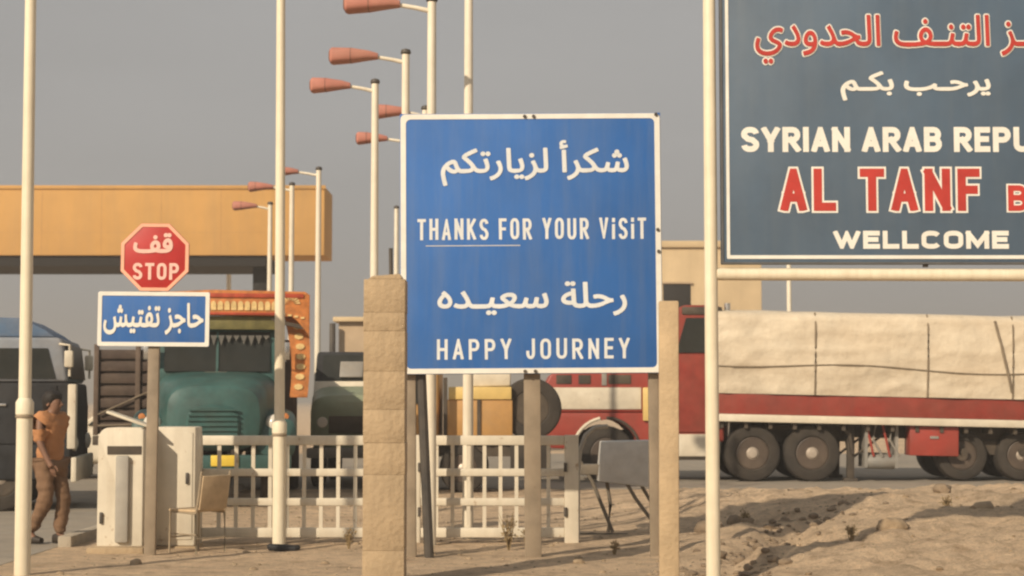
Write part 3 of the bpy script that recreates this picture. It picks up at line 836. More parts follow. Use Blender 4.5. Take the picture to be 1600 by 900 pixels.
# ------------------------------------------------------------------ green decorated truck, facing the camera
YG = 27.0; KG = 2680 / YG
gcx = X(375, 600, YG)
def lx(px): return (px - 375) / KG
def lz(py): return (784 - py) / KG
t = thing('decorated_truck', 'dark green bonneted truck with painted orange crown behind the white gate', 'truck', (gcx - .10, YG, 0), R(8))
ccx = -.26
mb = MB()
mb.loft([(-1.55, ccx, 1.30, .54, .38, 3.4), (-1.48, ccx, 1.34, .68, .48, 3.6), (-1.2, ccx, 1.40, .78, .53, 3.8), (-.4, ccx, 1.46, .88, .55, 4.2), (.1, ccx, 1.50, .92, .56, 5)], n=36)
bon = mb.build('bonnet', 'truck_green', t)
mb = MB(); mb.tube([(ccx, -1.54, 1.60), (ccx, -1.2, 1.905), (ccx, -.4, 1.985), (ccx, .05, 2.03)], .018, 8); mb.build('trim_strip', 'chrome', bon)
mb = MB(); mb.loft([(-1.60, ccx, 1.22, .36, .28, 3), (-1.56, ccx, 1.22, .40, .32, 3)], n=28)
for k in range(7): mb.box(ccx - .36, ccx + .36, -1.63, -1.59, 1.0 + k * .075, 1.025 + k * .075)
mb.build('grille', 'truck_green', bon)
for s in (-1, 1):
    mb = MB(); fx = ccx + s * .90
    mb.loft([(-1.34, fx, .98, .24, .20, 3), (-1.24, fx, 1.03, .32, .32, 3.4), (-.8, fx, 1.12, .34, .36, 3.4), (-.3, fx, 1.10, .33, .32, 3.2), (.1, fx, .98, .30, .28, 3)], n=28)
    w = mb.build('wing', 'truck_green', t)
    mb = MB(); mb.lathe([(.001, -1.36), (.075, -1.345), (.125, -1.30), (.14, -1.24), (.10, -1.05)], c=(fx, 0, 1.26), axis='y', seg=22); mb.build('headlight', 'lens', w)
    mb = MB(); mb.lathe([(.001, -1.25), (.05, -1.24), (.055, -1.2)], c=(fx + s * .16, 0, 1.36), axis='y', seg=12); mb.build('indicator', 'deco_orange', w)
mb = MB(); mb.box(ccx - 1.15, ccx + 1.15, -1.72, -1.58, .58, .80, .03); bp = mb.build('bumper', 'truck_green', t)
mb = MB(); mb.box(lx(347), lx(387), -1.75, -1.724, .64, .80, .008); mb.build('number_plate', 'plate_yellow', bp)
# cab
mb = MB(); mb.prism([(.08, .8), (1.55, .8), (1.55, 2.72), (1.48, 2.80), (.32, 2.80), (.2, 2.72), (.08, 2.0)], ccx - .94, ccx + .94, plane='yz', bev=.05); mb.build('cab', 'truck_green', t)
mb = MB(); mb.prism([(.075, 2.06), (.195, 2.68), (.170, 2.685), (.045, 2.06)], ccx - .82, ccx + .82, plane='yz'); ws = mb.build('windscreen', 'glass', t)
mb = MB(); mb.box(ccx - .015, ccx + .015, .02, .06, 2.05, 2.10); mb.prism([(.035, 2.05), (.165, 2.69), (.155, 2.69), (.02, 2.05)], ccx - .02, ccx + .02, plane='yz'); mb.build('divider', 'truck_green', ws)
# fringe hanging behind the glass edge
mb = MB()
for k in range(14):
    x = ccx - .76 + k * .117
    z0 = 2.56 - .10 * abs(math.sin(k * .72))
    mb.prism([(x - .05, 2.63), (x + .05, 2.63), (x, z0)], .085, .095)
for v in mb.bm.verts: v.co.y = .14 - (2.68 - v.co.z) * .19 - .035
mb.build('fringe', 'truck_grey', ws)
mb = MB(); mb.box(ccx - .2, ccx + .16, -.02, .03, 2.0, 2.05, .01); mb.build('wiper_plate', 'truck_white', ws)
for s in (-1, 1):
    mb = MB(); mb.box(ccx + s * .95 - .01, ccx + s * .95 + .012, .45, 1.35, 2.05, 2.62, .004); mb.build('window', 'glass', t)
    mb = MB(); mb.tube([(ccx + s * .93, .1, 2.2), (ccx + s * 1.06, -.06, 2.22), (ccx + s * 1.06, -.06, 2.5)], .015, 6); mb.box(ccx + s * 1.06 - .07, ccx + s * 1.06 + .07, -.09, -.06, 2.24, 2.52, .012); mb.build('mirror', 'chrome', t)
# crown over the cab: visor board, scalloped panel, side wing
mb = MB(); mb.box(ccx - .98, ccx + .98, .02, .10, 2.72, 2.93, .01); mb.build('visor_board', 'deco_olive', t)
mb = MB()
xs0, xs1 = lx(262), lx(492)
poly = [(xs0, 2.94), (xs1 - .28, 2.94), (xs1 - .18, 2.86), (xs1, 2.6), (xs1, 3.27), (xs1 - .08, 3.32)]
poly += [(xs0 + .8, 3.34), (xs0 + .06, 3.30), (xs0, 3.22)]
mb.prism(poly, -.06, .14, bev=.012); cr = mb.build('crown_board', 'deco_orange', t)
mb = MB(); mb.box(xs0 + .01, xs1 - .1, -.085, -.063, 3.22, 3.285, .004); mb.box(xs0 + .01, lx(440), -.085, -.063, 2.945, 2.985, .004); mb.build('crown_trim', 'deco_red', cr)
mb = MB()
for k in range(17):
    x = xs0 + .08 + k * .105
    if x > lx(438): break
    p = [(x - .042, 3.02), (x + .042, 3.02)] + [(x + .042 * math.cos(R(a)), 3.11 + .055 * math.sin(R(a))) for a in range(0, 181, 30)]
    mb.prism(p, -.078, -.064)
mb.build('arch_pattern', 'deco_gold', cr)
mb = MB()
for k in range(9):
    a = R(10 + 20 * k); mb.prism([(lx(462) + .05 * math.cos(a), 3.12 + .05 * math.sin(a)), (lx(462) + .15 * math.cos(a - .12), 3.12 + .13 * math.sin(a - .12)), (lx(462) + .15 * math.cos(a + .12), 3.12 + .13 * math.sin(a + .12))], -.078, -.064)
for k in range(5): mb.box(lx(438) + k * .1, lx(438) + .06 + k * .1, -.078, -.064, 2.97 - .02 * k, 3.0 - .02 * k)
mb.build('flower_pattern', 'deco_gold', cr)
mb = MB(); mb.prism([(lx(430), 2.90), (lx(482), 2.79), (lx(486), 2.72), (lx(440), 2.82)], -.05, .05); mb.build('shade_slot', 'chassis', cr)
# decorated side wing running down behind the cab
mb = MB()
cl, cr_ = [], []
for k in range(14):
    z = 2.95 - 1.30 * k / 13
    bow = .14 * math.sin(math.pi * k / 13)
    cl.append((lx(452) + bow * .5 + .10 * k / 13, z)); cr_.append((lx(490) + bow * .25, z))
mb.prism(cl + list(reversed(cr_)), .16, .26, bev=.008); wg = mb.build('side_wing', 'deco_orange', t)
mb = MB()
for k in range(7):
    z = 2.78 - k * .16; x = lx(473) + .10 * math.sin(math.pi * k / 7) * .6
    p = [(x + .075 * math.cos(R(a)) , z + .05 * math.sin(R(a))) for a in range(0, 360, 45)]
    mb.prism(p, .142, .157)
mb.build('wing_pattern', 'deco_gold', wg)
mb = MB(); mb.box(-1.15, .98, 1.62, 5.6, 1.02, 2.6, .03)
for k in range(7): mb.box(-1.19, 1.02, 1.7 + k * .6, 1.78 + k * .6, 1.0, 2.62, .01)
mb.build('cargo_body', 'truck_brown', t)
mb = MB(); mb.box(-.6, -.48, -1.5, 5.5, .72, .94); mb.box(.0, .12, -1.5, 5.5, .72, .94); mb.box(ccx - .95, ccx + .95, -1.2, .0, .45, .6); mb.build('chassis', 'chassis', t)
for s in (-1, 1):
    wheel(t, ccx + s * .84, -.62, .50, .50, .28, s, 'x'); wheel(t, s * .88, 4.0, .50, .50, .42, s, 'x')

# ------------------------------------------------------------------ blue and grey cab-over truck at the left edge
YL = 25.0; KL = 2680 / YL
t = thing('cabover_truck', 'blue roofed cab-over truck with dark lower body at the left edge', 'truck', (X(106, 640, YL), YL, 0), R(8))
mb = MB(); mb.prism([(-1.95, 1.87), (-.01, 1.87), (-.08, 2.46), (-.14, 2.52), (-1.95, 2.52)], 0, 2.3, bev=.05); mb.build('cab', 'cab_blue', t)
mb = MB(); mb.prism([(-1.95, .45), (.0, .45), (.06, .6), (.05, 1.5), (.02, 1.86), (-1.95, 1.86)], -.02, 2.32, bev=.04); mb.build('lower_body', 'truck_navy', t)
mb = MB(); mb.prism([(-1.9, 2.524), (-.20, 2.524), (-.34, 2.62), (-.66, 2.80), (-1.9, 2.84)], .05, 2.25, bev=.025); mb.build('roof_fairing', 'truck_blue', t)
for xa_, xb_ in ((-1.82, -1.22), (-.98, -.30)):
    mb = MB(); mb.prism([(xa_, 1.92), (xb_ + .12 if xb_ > -.5 else xb_, 1.92), (xb_, 2.36), (xa_, 2.36)], -.018, .004); mb.build('window', 'glass', t)
mb = MB(); mb.prism([(-.005, 1.92), (-.065, 2.42), (-.045, 2.42), (.02, 1.92)], .15, 2.15); mb.build('windscreen', 'glass', t)
mb = MB(); mb.box(-1.08, -.16, -.045, -.021, .98, 1.82, .008); dr = mb.build('door', 'truck_navy', t)
mb = MB(); mb.box(-1.0, -.86, -.075, -.046, 1.52, 1.56, .006); mb.build('handle', 'chrome', dr)
for y in (-.22, 2.52):
    mb = MB(); mb.tube([(-.12, y * .4 if y < 0 else 2.3, 2.42), (.04, y, 2.40), (.04, y, 1.95)], .02, 8); mb.box(-.03, .09, y - .08, y + .08, 2.08, 2.32, .02); mb.build('mirror', 'truck_white', t)
mb = MB(); mb.box(.06, .14, -.04, 2.34, .42, .78, .02); mb.build('bumper', 'truck_white', t)
mb = MB(); mb.box(.0, .12, -.06, .14, .90, 1.84, .02); mb.build('corner_panel', 'truck_white', t)
for y in (.25, 2.05):
    mb = MB(); mb.lathe([(.12, .05), (.12, .10), (.03, .13)], c=(0, y, .98), axis='x', seg=18); mb.build('headlight', 'lens', t)
mb = MB(); mb.box(-7.6, -2.15, -.02, 2.32, 1.05, 2.72, .04); mb.build('cargo_body', 'truck_navy', t)
mb = MB(); mb.box(-7.5, -.1, .6, .75, .7, .95); mb.box(-7.5, -.1, 1.55, 1.7, .7, .95); mb.build('chassis', 'chassis', t)
for q in (-.95, -5.6, -6.7):
    wheel(t, q, .16, .5, .5, .3, rim_m='chassis'); wheel(t, q, 2.14, .5, .5, .3, 1, rim_m='chassis')


# ------------------------------------------------------------------ brown slatted truck seen from the tail
YN = 31.0; KN = 2680 / YN
t = thing('stake_truck', 'dark brown slat sided truck seen from behind, left of the green truck', 'truck', (X(250, 640, YN), YN, 0))
mb = MB(); mb.box(-1.15, 1.15, .06, 4.6, 1.0, 2.5, .02); mb.build('cargo_body', 'truck_brown', t)
mb = MB()
for k in range(7): mb.box(-1.17, 1.17, 0, .055, 1.03 + k * .22, 1.20 + k * .22, .012)
tg = mb.build('tailgate', 'truck_brown', t)
mb = MB()
for x in (-1.15, -.40, .40, 1.15): mb.box(x - .045, x + .045, -.05, -.004, .98, 2.62, .01)
mb.build('stake', 'brown_light', tg)
mb = MB(); mb.tube([(-1.1, -.07, 1.35), (.0, -.07, 1.85), (1.1, -.07, 1.40)], .018, 6); mb.tube([(-1.1, -.07, 1.15), (1.1, -.07, 1.22)], .02, 6); mb.build('rope', 'strap', tg)
mb = MB(); mb.box(-1.2, 1.2, -.06, .06, .80, .97, .02); bp = mb.build('bumper', 'chassis', t)
for x in (-.95, .95):
    mb = MB(); mb.box(x - .1, x + .1, -.09, -.063, .83, .94, .01); mb.build('tail_light', 'stop_red', bp)
mb = MB(); mb.box(-1.05, 1.05, 4.75, 6.3, .8, 2.45, .08); mb.build('cab', 'truck_brown', t)
mb = MB(); mb.box(-.5, -.38, .2, 6, .65, .8); mb.box(.38, .5, .2, 6, .65, .8); mb.build('chassis', 'chassis', t)
for s in (-1, 1):
    wheel(t, s * .85, 1.2, .5, .5, .45, s, 'x'); wheel(t, s * .9, 5.5, .5, .5, .28, s, 'x')

# ------------------------------------------------------------------ white saloon, mostly hidden between the trucks
t = thing('parked_car', 'white car glimpsed between the blue truck and the brown truck', 'car', (X(190, 670, 35.0), 35.0, 0))
mb = MB(); mb.loft([(-2.05, .82, .62, .70, .24, 4), (-1.95, .82, .66, .80, .34, 5), (-.9, .82, .70, .84, .40, 6), (1.2, .82, .70, .84, .40, 6), (1.95, .82, .68, .80, .36, 5), (2.05, .82, .66, .70, .26, 4)], axis='x', n=32); mb.build('body', 'truck_white', t)
mb = MB(); mb.prism([(-.95, 1.07), (1.55, 1.07), (1.1, 1.48), (-.35, 1.48)], .14, 1.50, bev=.05); cb = mb.build('cabin', 'truck_white', t)
mb = MB(); mb.prism([(-.72, 1.10), (.28, 1.10), (.28, 1.43), (-.30, 1.43)], .10, .135); mb.prism([(.36, 1.10), (1.28, 1.10), (1.0, 1.43), (.36, 1.43)], .10, .135); mb.build('window', 'glass', cb)
for s in (.35, 1.3):
    mb = MB(); mb.lathe([(.09, -2.0), (.09, -2.06), (.02, -2.08)], c=(0, s, .74), axis='x', seg=14); mb.build('headlight', 'lens', t)
for q in (-1.25, 1.25):
    wheel(t, q, .06, .31, .31, .2, rim_m='hub_metal'); wheel(t, q, 1.58, .31, .31, .2, 1, rim_m='hub_metal')

# ------------------------------------------------------------------ pale green van behind the pillar
YV = 32.5; KV = 2680 / YV
t = thing('parked_van', 'pale green van with white sun glare painted in below its dark screen, left of the concrete pillar', 'van', (X(572, 640, YV), YV, 0))
mb = MB(); mb.loft([(-.95, 0, 1.15, .80, .42, 4), (-.85, 0, 1.18, .95, .52, 5), (-.1, 0, 1.24, 1.02, .62, 6), (.3, 0, 1.25, 1.03, .64, 6)], n=32); mb.build('bonnet', 'pale_green', t)
mb = MB(); mb.prism([(.0, .7), (3.6, .7), (3.6, 2.42), (3.5, 2.54), (.62, 2.54), (.5, 2.46), (.05, 1.62)], -1.0, 1.0, plane='yz', bev=.06); mb.build('cab', 'truck_navy', t)
mb = MB(); mb.prism([(.19, 1.98), (.47, 2.46), (.45, 2.475), (.165, 1.985)], -.86, .86, plane='yz'); ws = mb.build('windscreen', 'glass', t)
mb = MB(); mb.prism([(.02, 1.60), (.165, 1.965), (.135, 1.97), (-.06, 1.58)], -1.0, .9, plane='yz', bev=.01); mb.build('glare', 'truck_white', t)  # white panel painted in for sun glare on the lower screen
mb = MB(); mb.box(-.42, .02, .42, .46, 2.02, 2.36, .01); mb.rot(R(-28), 'X', (0, .44, 2.2)); mb.move((-.1, -.22, 0)); mb.build('paper_sheet', 'truck_grey', ws)
mb = MB(); mb.box(-.6, .6, -.985, -.95, 1.0, 1.32, .02); mb.build('grille', 'chassis', t)
for s in (-.72, .72):
    mb = MB(); mb.lathe([(.001, -.02), (.09, -.01), (.11, .03), (.08, .1)], c=(s, -.96, 1.2), axis='y', seg=18); mb.build('headlight', 'lens', t)
mb = MB(); mb.box(-1.0, 1.0, -1.05, -.96, .55, .74, .03); mb.build('bumper', 'truck_grey', t)
for s in (-1, 1):
    wheel(t, s * .86, -.2, .38, .38, .24, s, 'x'); wheel(t, s * .86, 2.7, .38, .38, .24, s, 'x')

# ------------------------------------------------------------------ tan lorry behind the gate
YO = 30.0; KO = 2680 / YO
def ox(px): return (px - 690) / KO
def oz(py): return (769 - py) / KO
t = thing('tan_lorry', 'small tan lorry with yellow band behind the right gate leaf', 'truck', (X(690, 640, YO), YO, 0))
mb = MB(); mb.box(.04, 1.24, 0, 1.9, .98, 1.62, .03); bd = mb.build('cargo_body', 'truck_tan', t)
mb = MB(); mb.box(.12, 1.22, -.03, 1.93, 1.62, 1.84, .015); mb.build('side_rail', 'truck_yellow', bd)
mb = MB(); mb.box(.03, .1, -.02, -.003, 1.0, 2.0); mb.box(.62, .68, -.035, -.003, 1.0, 1.62); mb.build('stake', 'chassis', bd)
mb = MB(); mb.box(.45, 1.2, .1, 1.8, 1.845, 2.12, .04); mb.wobble(.03, 3); mb.build('sack_load', 'truck_white', bd)
mb = MB(); mb.prism([(-1.35, .85), (-.05, .85), (-.05, 2.3), (-.9, 2.3), (-1.3, 1.55)], .05, 1.85, bev=.06); mb.build('cab', 'truck_tan', t)
mb = MB(); mb.prism([(-1.0, 1.55), (-.2, 1.55), (-.2, 2.1), (-.8, 2.1)], .02, .052); mb.build('window', 'glass', t)
mb = MB(); mb.box(-1.3, 1.75, .3, .45, .62, .84); mb.box(-1.3, 1.75, 1.4, 1.55, .62, .84); mb.box(1.2, 1.6, .1, 1.8, .845, .97); mb.build('chassis', 'chassis', t)
for q in (-.8, .38):
    wheel(t, q, .15, .42, .42, .28); wheel(t, q, 1.75, .42, .42, .28, 1)
sp = wheel(t, 1.56, .25, 1.46, .54, .30, name='spare_wheel', rim_m='chassis')
mb = MB(); mb.box(1.2, 1.9, -.02, .06, .35, .83, .02); mb.build('mudguard', 'rubber', t)

# ------------------------------------------------------------------ white gate leaves
YW = 19.5; KW = 2680 / YW
def gate_leaf(px0, px1, nbar, thick_left, thick_right, label):
    x0, x1 = X(px0, 760, YW), X(px1, 760, YW)
    t = thing('gate_leaf', label, 'gate', (x0, YW, 0), 0, 'white barred gate leaves')
    L = x1 - x0; zs = [Z(688, YW), Z(738, YW), Z(784, YW), Z(832, YW)]
    for k, z in enumerate(zs):
        hgt = .054 if k in (0, 3) else .042
        mb = MB(); mb.box(thick_left + .001, L - thick_right - .001, -.03, .03, z - hgt, z + hgt, .008); mb.build('rail', 'gate_paint', t)
    for k in range(1, nbar):
        x = thick_left + (L - thick_left - thick_right) * k / nbar
        mb = MB()
        for a, b in zip(zs[1:], zs[:-1]): mb.box(x - .021, x + .021, -.016, .016, a + (.0545 if a == zs[3] else .0425), b - (.0545 if b == zs[0] else .0425))
        mb.build('bar', 'gate_paint', t)
    for a, b in ((0, thick_left), (L - thick_right, L)):
        mb = MB(); mb.box(a, b, -.045, .045, -.05, zs[0] + .06, .01); p = mb.build('end_post', 'gate_paint', t)
        for z in (.35, .85):
            mb = MB(); mb.tube([(b - .01 if a == 0 else a + .01, -.06, z - .05), (b - .01 if a == 0 else a + .01, -.06, z + .05)], .018, 8); mb.build('hinge', 'dark_steel', p)
    return t
gate_leaf(306, 618, 11, .07, .07, 'left white gate leaf in front of the green truck')
gate_leaf(646, 904, 9, .08, .16, 'right white gate leaf behind the posts of the blue sign')

# ------------------------------------------------------------------ white cabinets by the gate
YK = 18.3
x0, x1 = X(152, 780, YK), X(223, 780, YK)
t = thing('barrier_cabinet', 'white cabinet with rounded top corner and black slot on a plinth', 'cabinet', (x0, YK, 0))
L = x1 - x0; h = Z(668, YK)
poly = [(0, .06), (L, .06), (L, h - .03), (L - .03, h)] + [(.12 + .12 * math.cos(R(a)), h - .12 + .12 * math.sin(R(a))) for a in range(90, 181, 15)]
mb = MB(); mb.prism(poly, 0, .42, bev=.008); bd = mb.build('body', 'gate_paint', t)
mb = MB(); mb.box(.10, L - .02, -.008, -.001, Z(710, YK), Z(697, YK)); mb.build('slot', 'chassis', t)
mb = MB(); mb.box(.20, .34, -.06, -.002, .10, Z(712, YK), .02); mb.build('shadow_strip', 'pole_grey', t)  # grey strip modelled in place of a pole's shadow on the cabinet front
mb = MB(); mb.box(-.06, L + .06, -.2, .5, -.06, .058, .015); mb.wobble(.01, 4); mb.build('plinth', 'concrete', t)
mb = MB(); mb.box(.03, .06, -.03, -.001, .3, .42, .006); mb.build('latch', 'dark_steel', t)
mb = MB(); mb.box(0, .46, -.12, .12, -.014, .014, .006); mb.rot(R(19), 'Y')
tag(mb.build('loose_plank', 'gate_paint', None, (X(163, 655, YK) , YK + .2, h + .165)), 'short white plank lying tilted on top of the slotted white cabinet', 'plank')
YK2 = 18.7
x0, x1 = X(241, 760, YK2), X(305, 760, YK2)
t = thing('metal_cabinet', 'plain white metal cabinet behind the stop sign post', 'cabinet', (x0, YK2, 0))
L = x1 - x0; h = Z(667, YK2)
mb = MB(); mb.box(0, L, 0, .4, .03, h, .02); mb.build('body', 'gate_paint', t)
mb = MB(); mb.box(.03, L - .03, -.012, -.001, .10, h - .06, .006); dr = mb.build('door', 'gate_paint', t)
mb = MB(); mb.box(L - .1, L - .07, -.04, -.013, .7, .82, .005); mb.build('handle', 'dark_steel', dr)
mb = MB(); mb.box(-.02, L + .02, -.03, .42, -.06, .028, .01); mb.build('plinth', 'concrete', t)

# ------------------------------------------------------------------ stop sign and checkpoint sign on one post
YS = 17.9; KS = 2680 / YS
cx = X(236, 600, YS)
t = thing('stop_sign', 'red octagonal STOP sign above a small blue Arabic checkpoint plate', 'sign', (cx, YS, 0))
def sx(px): return (px - 240) / KS * 1.0
def szz(py): return Z(py, YS)
mb = MB(); mb.box(-.058, .058, .03, .10, -.15, szz(372), .008); mb.build('post', 'post_steel', t)
mb = MB()
oc = [(.385 * math.cos(R(22.5 + 45 * k)), .385 * math.sin(R(22.5 + 45 * k))) for k in range(8)]
oz_ = szz(402)
mb.prism([(a, b + oz_) for a, b in oc], 0, .025, bev=.003); st = mb.build('stop_plate', 'stop_red', t)
outer = [(a * .992, b * .992 + oz_) for a, b in oc]; inner = [(a * .895, b * .895 + oz_) for a, b in oc]
ring_mesh(outer, inner, -.006, -.0005).build('border', 'stop_rim', st, smooth=False)
latin('STOP', st, 'stop_text', sx(206), sx(278), szz(437), szz(411), -.003, .032)
arabic('قف', st, 'stop_text', sx(206), sx(268), szz(396), szz(364), -.003, .035)
# small blue plate
bx0, bx1, bz0, bz1 = sx(153), sx(327), szz(541), szz(456)
mb = MB(); mb.box(bx0, bx1, 0, .025, bz0, bz1, .004); bp = mb.build('blue_plate', 'sign_blue', t)
ring_mesh(rr_pts(bx0, bx1, bz0, bz1, .02), rr_pts(bx0 + .042, bx1 - .042, bz0 + .042, bz1 - .042, .012), -.006, -.0005).build('border', 'sign_white', bp, smooth=False)
arabic('حاجز تفتيش', bp, 'sign_white', sx(162), sx(318), szz(523), szz(473), -.003, .026)
t.rotation_euler = (0, R(.4), R(1))

# ------------------------------------------------------------------ big blue thank-you sign
YP = 17.6; KP = 2680 / YP * 1.0
cx = X(834, 380, YP)
t = thing('thanks_sign', 'large square blue sign thanking visitors in Arabic and English', 'sign', (cx, YP, 0))
def px_(p): return (p - 834) / KP * 1.003
def pz_(p): return Z(p, YP)
x0, x1, z0, z1 = px_(628), px_(1037), pz_(584), pz_(177)
mb = MB(); mb.box(x0, x1, 0, .035, z0, z1, .005); pn = mb.build('panel', 'sign_blue', t)
ring_mesh(rr_pts(x0 + .006, x1 - .006, z0 + .006, z1 - .006, .05), rr_pts(x0 + .062, x1 - .062, z0 + .058, z1 - .058, .05), -.005, -.0005).build('border', 'sign_white', pn, smooth=False)
mb = MB()
for zz in (pz_(300), pz_(480)): mb.box(x0 + .03, x1 - .03, .037, .085, zz - .04, zz + .04, .004)
mb.build('back_rail', 'dark_steel', t)
arabic('شكرأ لزيارتكم', pn, 'sign_pale', px_(692), px_(987), pz_(290), pz_(219), -.002, .021)
latin('THANKS FOR YOUR ViSiT', pn, 'sign_pale', px_(655), px_(1013), pz_(374), pz_(341), -.002, .031, gap=.17)
arabic('رحلة سعيـده', pn, 'sign_pale', px_(686), px_(982), pz_(494), pz_(440), -.002, .020)
latin('HAPPY JOURNEY', pn, 'sign_pale', px_(685), px_(985), pz_(561), pz_(529), -.002, .031, gap=.26)
mb = MB(); mb.box(px_(668), px_(816), -.0015, -.0005, pz_(384), pz_(382.6)); mb.build('scratch', 'grey_sheet', pn)
mb = MB()
for p, q in ((824, 182), (838, 182), (822, 580), (838, 580), (1031, 360), (1032, 394), (1030, 180)):
    mb.lathe([(.018, -.022), (.018, -.008), (.008, -.0055)], c=(px_(p), 0, pz_(q)), axis='y', seg=8)
mb.build('bolt', 'dark_steel', pn)
mb = MB(); mb.box(px_(820), px_(846), .09, .17, -.15, pz_(200), .008); mb.build('post', 'post_steel', t)
mb = MB(); mb.box(px_(634), px_(651), .09, .17, -.15, pz_(200), .008); mb.build('post', 'post_steel', t)
mb = MB(); mb.box(px_(1015), px_(1031), .09, .17, -.15, pz_(200), .008); mb.build('post', 'post_steel', t)
mb = MB(); mb.tube([(px_(657), .13, pz_(520)), (px_(672), .10, -.15)], .05, 10); mb.build('brace', 'dark_steel', t)
t.rotation_euler = (0, R(-.35), 0)

# ------------------------------------------------------------------ large dark welcome sign on cream legs (runs out of the frame)
YR = 15.3; KR = 2680 / YR
cx = X(1112, 500, YR)
t = thing('welcome_sign', 'huge dark slate welcome board with red lettering on cream pipe legs', 'sign', (cx, YR, 0))
def rx(p): return (p - 1112) / KR * 1.002
def rz_(p): return Z(p, YR)
x0, x1, z0, z1 = rx(1131), rx(1745), rz_(410), rz_(-40)
mb = MB(); mb.box(x0, x1, -.02, .06, z0, z1, .006); pn = mb.build('board', 'sign_slate', t)
ring_mesh(rr_pts(x0 + .03, x1 - .03, z0 + .03, z1 - .03, .01), rr_pts(x0 + .058, x1 - .058, z0 + .062, z1 - .058, .008), -.026, -.0205).build('border', 'sign_white', pn, smooth=False)
ring_mesh(rr_pts(x0 - .016, x1 + .016, z0 - .016, z1 + .016, .01), rr_pts(x0 + .001, x1 - .001, z0 + .001, z1 - .001, .008), -.03, .07).build('rim', 'sign_back', pn, smooth=False)
yl = -.0225
T1 = 'مركـز التنـف الحدودي'
f = arabic(T1, pn, 'sign_white', rx(1181), rx(1692), rz_(103), rz_(22), yl, .046)
arabic(T1, pn, 'sign_red', rx(1181), rx(1692), rz_(103), rz_(22), yl - .007, .012, fit=f)
arabic('يرحـب بكـم', pn, 'sign_white', rx(1317), rx(1553), rz_(158), rz_(112), yl, .030)
latin('SYRIAN ARAB REPUBLIC', pn, 'sign_white', rx(1160), rx(1722), rz_(238), rz_(199), yl, .052, gap=.105)
latin('AL TANF', pn, 'sign_white', rx(1221), rx(1533), rz_(330), rz_(264), yl, .075, grow=.018, gap=.17)
latin('AL TANF', pn, 'sign_red', rx(1221), rx(1533), rz_(330), rz_(264), yl - .003, .075, gap=.17)
latin('B', pn, 'sign_white', rx(1577), rx(1608), rz_(330), rz_(290), yl, .05, grow=.014)
latin('B', pn, 'sign_red', rx(1577), rx(1608), rz_(330), rz_(290), yl - .003, .05)
latin('WELLCOME', pn, 'sign_white', rx(1303), rx(1577), rz_(389), rz_(361), yl, .043, gap=.16)
zt = z1 + .1
mb = MB(); mb.tube([(0, .02, -.3), (0, .02, 1), (0, .02, zt)], [.066, .062, .055], 20); mb.build('leg', 'cream_paint', t)
mb = MB(); mb.tube([(rx(1762), .02, -.3), (rx(1762), .02, zt)], .06, 20); mb.build('leg', 'cream_paint', t)
mb = MB(); mb.tube([(.05, .03, rz_(428)), (rx(1762) - .05, .03, rz_(430))], .056, 16); cb_ = mb.build('crossbar', 'cream_paint', t)
for p in (1448, 1640):
    mb = MB(); mb.box(rx(p) - .02, rx(p) + .02, .0, .05, rz_(417), rz_(410)); mb.build('clip', 'dark_steel', cb_)

# ------------------------------------------------------------------ flagpoles in the foreground
def flagpole(px_top, px_base, py_base, Y, r, collar_py, label):
    xb, xt = X(px_base, py_base, Y), X(px_top, 0, Y)
    t = thing('flagpole', label, 'pole', (xb, Y, 0), 0, 'tall white foreground poles')
    H = 7.4; zt = Z(0, Y)
    dx = (xt - xb) / zt
    zc = Z(collar_py, Y)
    mb = MB(); mb.tube([(dx * zc, 0, zc), (dx * H * .6, 0, H * .6), (dx * H, 0, H)], [r, r * .92, r * .8], 20); mb.build('shaft', 'cream_paint', t)
    mb = MB(); mb.tube([(0, 0, -.15), (dx * zc, 0, zc + .004)], [r * 1.28, r * 1.25], 20); mb.build('sleeve', 'cream_paint', t)
    mb = MB(); mb.lathe([(r * 1.28, zc - .10), (r * 1.42, zc - .09), (r * 1.42, zc + .02), (r * 1.0, zc + .06)], c=(dx * zc, 0, 0), axis='z', seg=20); mb.build('collar', 'cream_paint', t)
    mb = MB(); mb.lathe([(r * 1.30, zc - .125), (r * 1.46, zc - .12), (r * 1.46, zc - .105), (r * 1.30, zc - .10)], c=(dx * zc, 0, 0), axis='z', seg=20); mb.build('band', 'post_steel', t)
    mb = MB(); mb.lathe([(.001, -.08), (.06, -.06), (.08, 0), (.06, .06), (.001, .08)], c=(dx * H, 0, H + .08), axis='z', seg=14); mb.build('finial', 'deco_gold', t)
flagpole(48, 35, 893, 15.9, .058, 632, 'cream white pole nearest the left edge beside the walking person')
flagpole(439, 436, 850, 19.1, .058, 664, 'cream white pole in front of the left gate leaf and green truck')

# ------------------------------------------------------------------ concrete pillar and tan post
YPL = 15.0
x0, x1 = X(567, 700, YPL), X(632, 700, YPL); zt = Z(436, YPL)
t = thing('concrete_pillar', 'stout sandy concrete pillar with block joints left of the blue sign', 'pillar', (x0, YPL, 0))
L = x1 - x0; mb = MB(); joints = [-.2, .30, Z(742, YPL), Z(692, YPL), Z(640, YPL), Z(580, YPL), Z(517, YPL), Z(488, YPL), zt]
for a, b in zip(joints[:-1], joints[1:]):
    j = random.uniform(-.004, .004)
    mb.box(j, L + j, j, .36 + j, a + .0005, b - .0005, .004)
mb.build('shaft', 'concrete', t)
mb = MB(); mb.prism([(.03, zt + .001), (L - .02, zt + .001), (L - .05, zt + .05), (.07, zt + .03)], .04, .32, bev=.008); mb.build('cap', 'concrete', t)
mb = MB(); mb.tube([(X(609, 430, YPL) - x0, .18, zt), (X(608, 430, YPL) - x0, .18, Z(385, YPL))], .018, 8); mb.build('rebar', 'dark_steel', t)
x0, x1 = X(1029, 700, YPL), X(1060, 700, YPL); zt = Z(470, YPL)
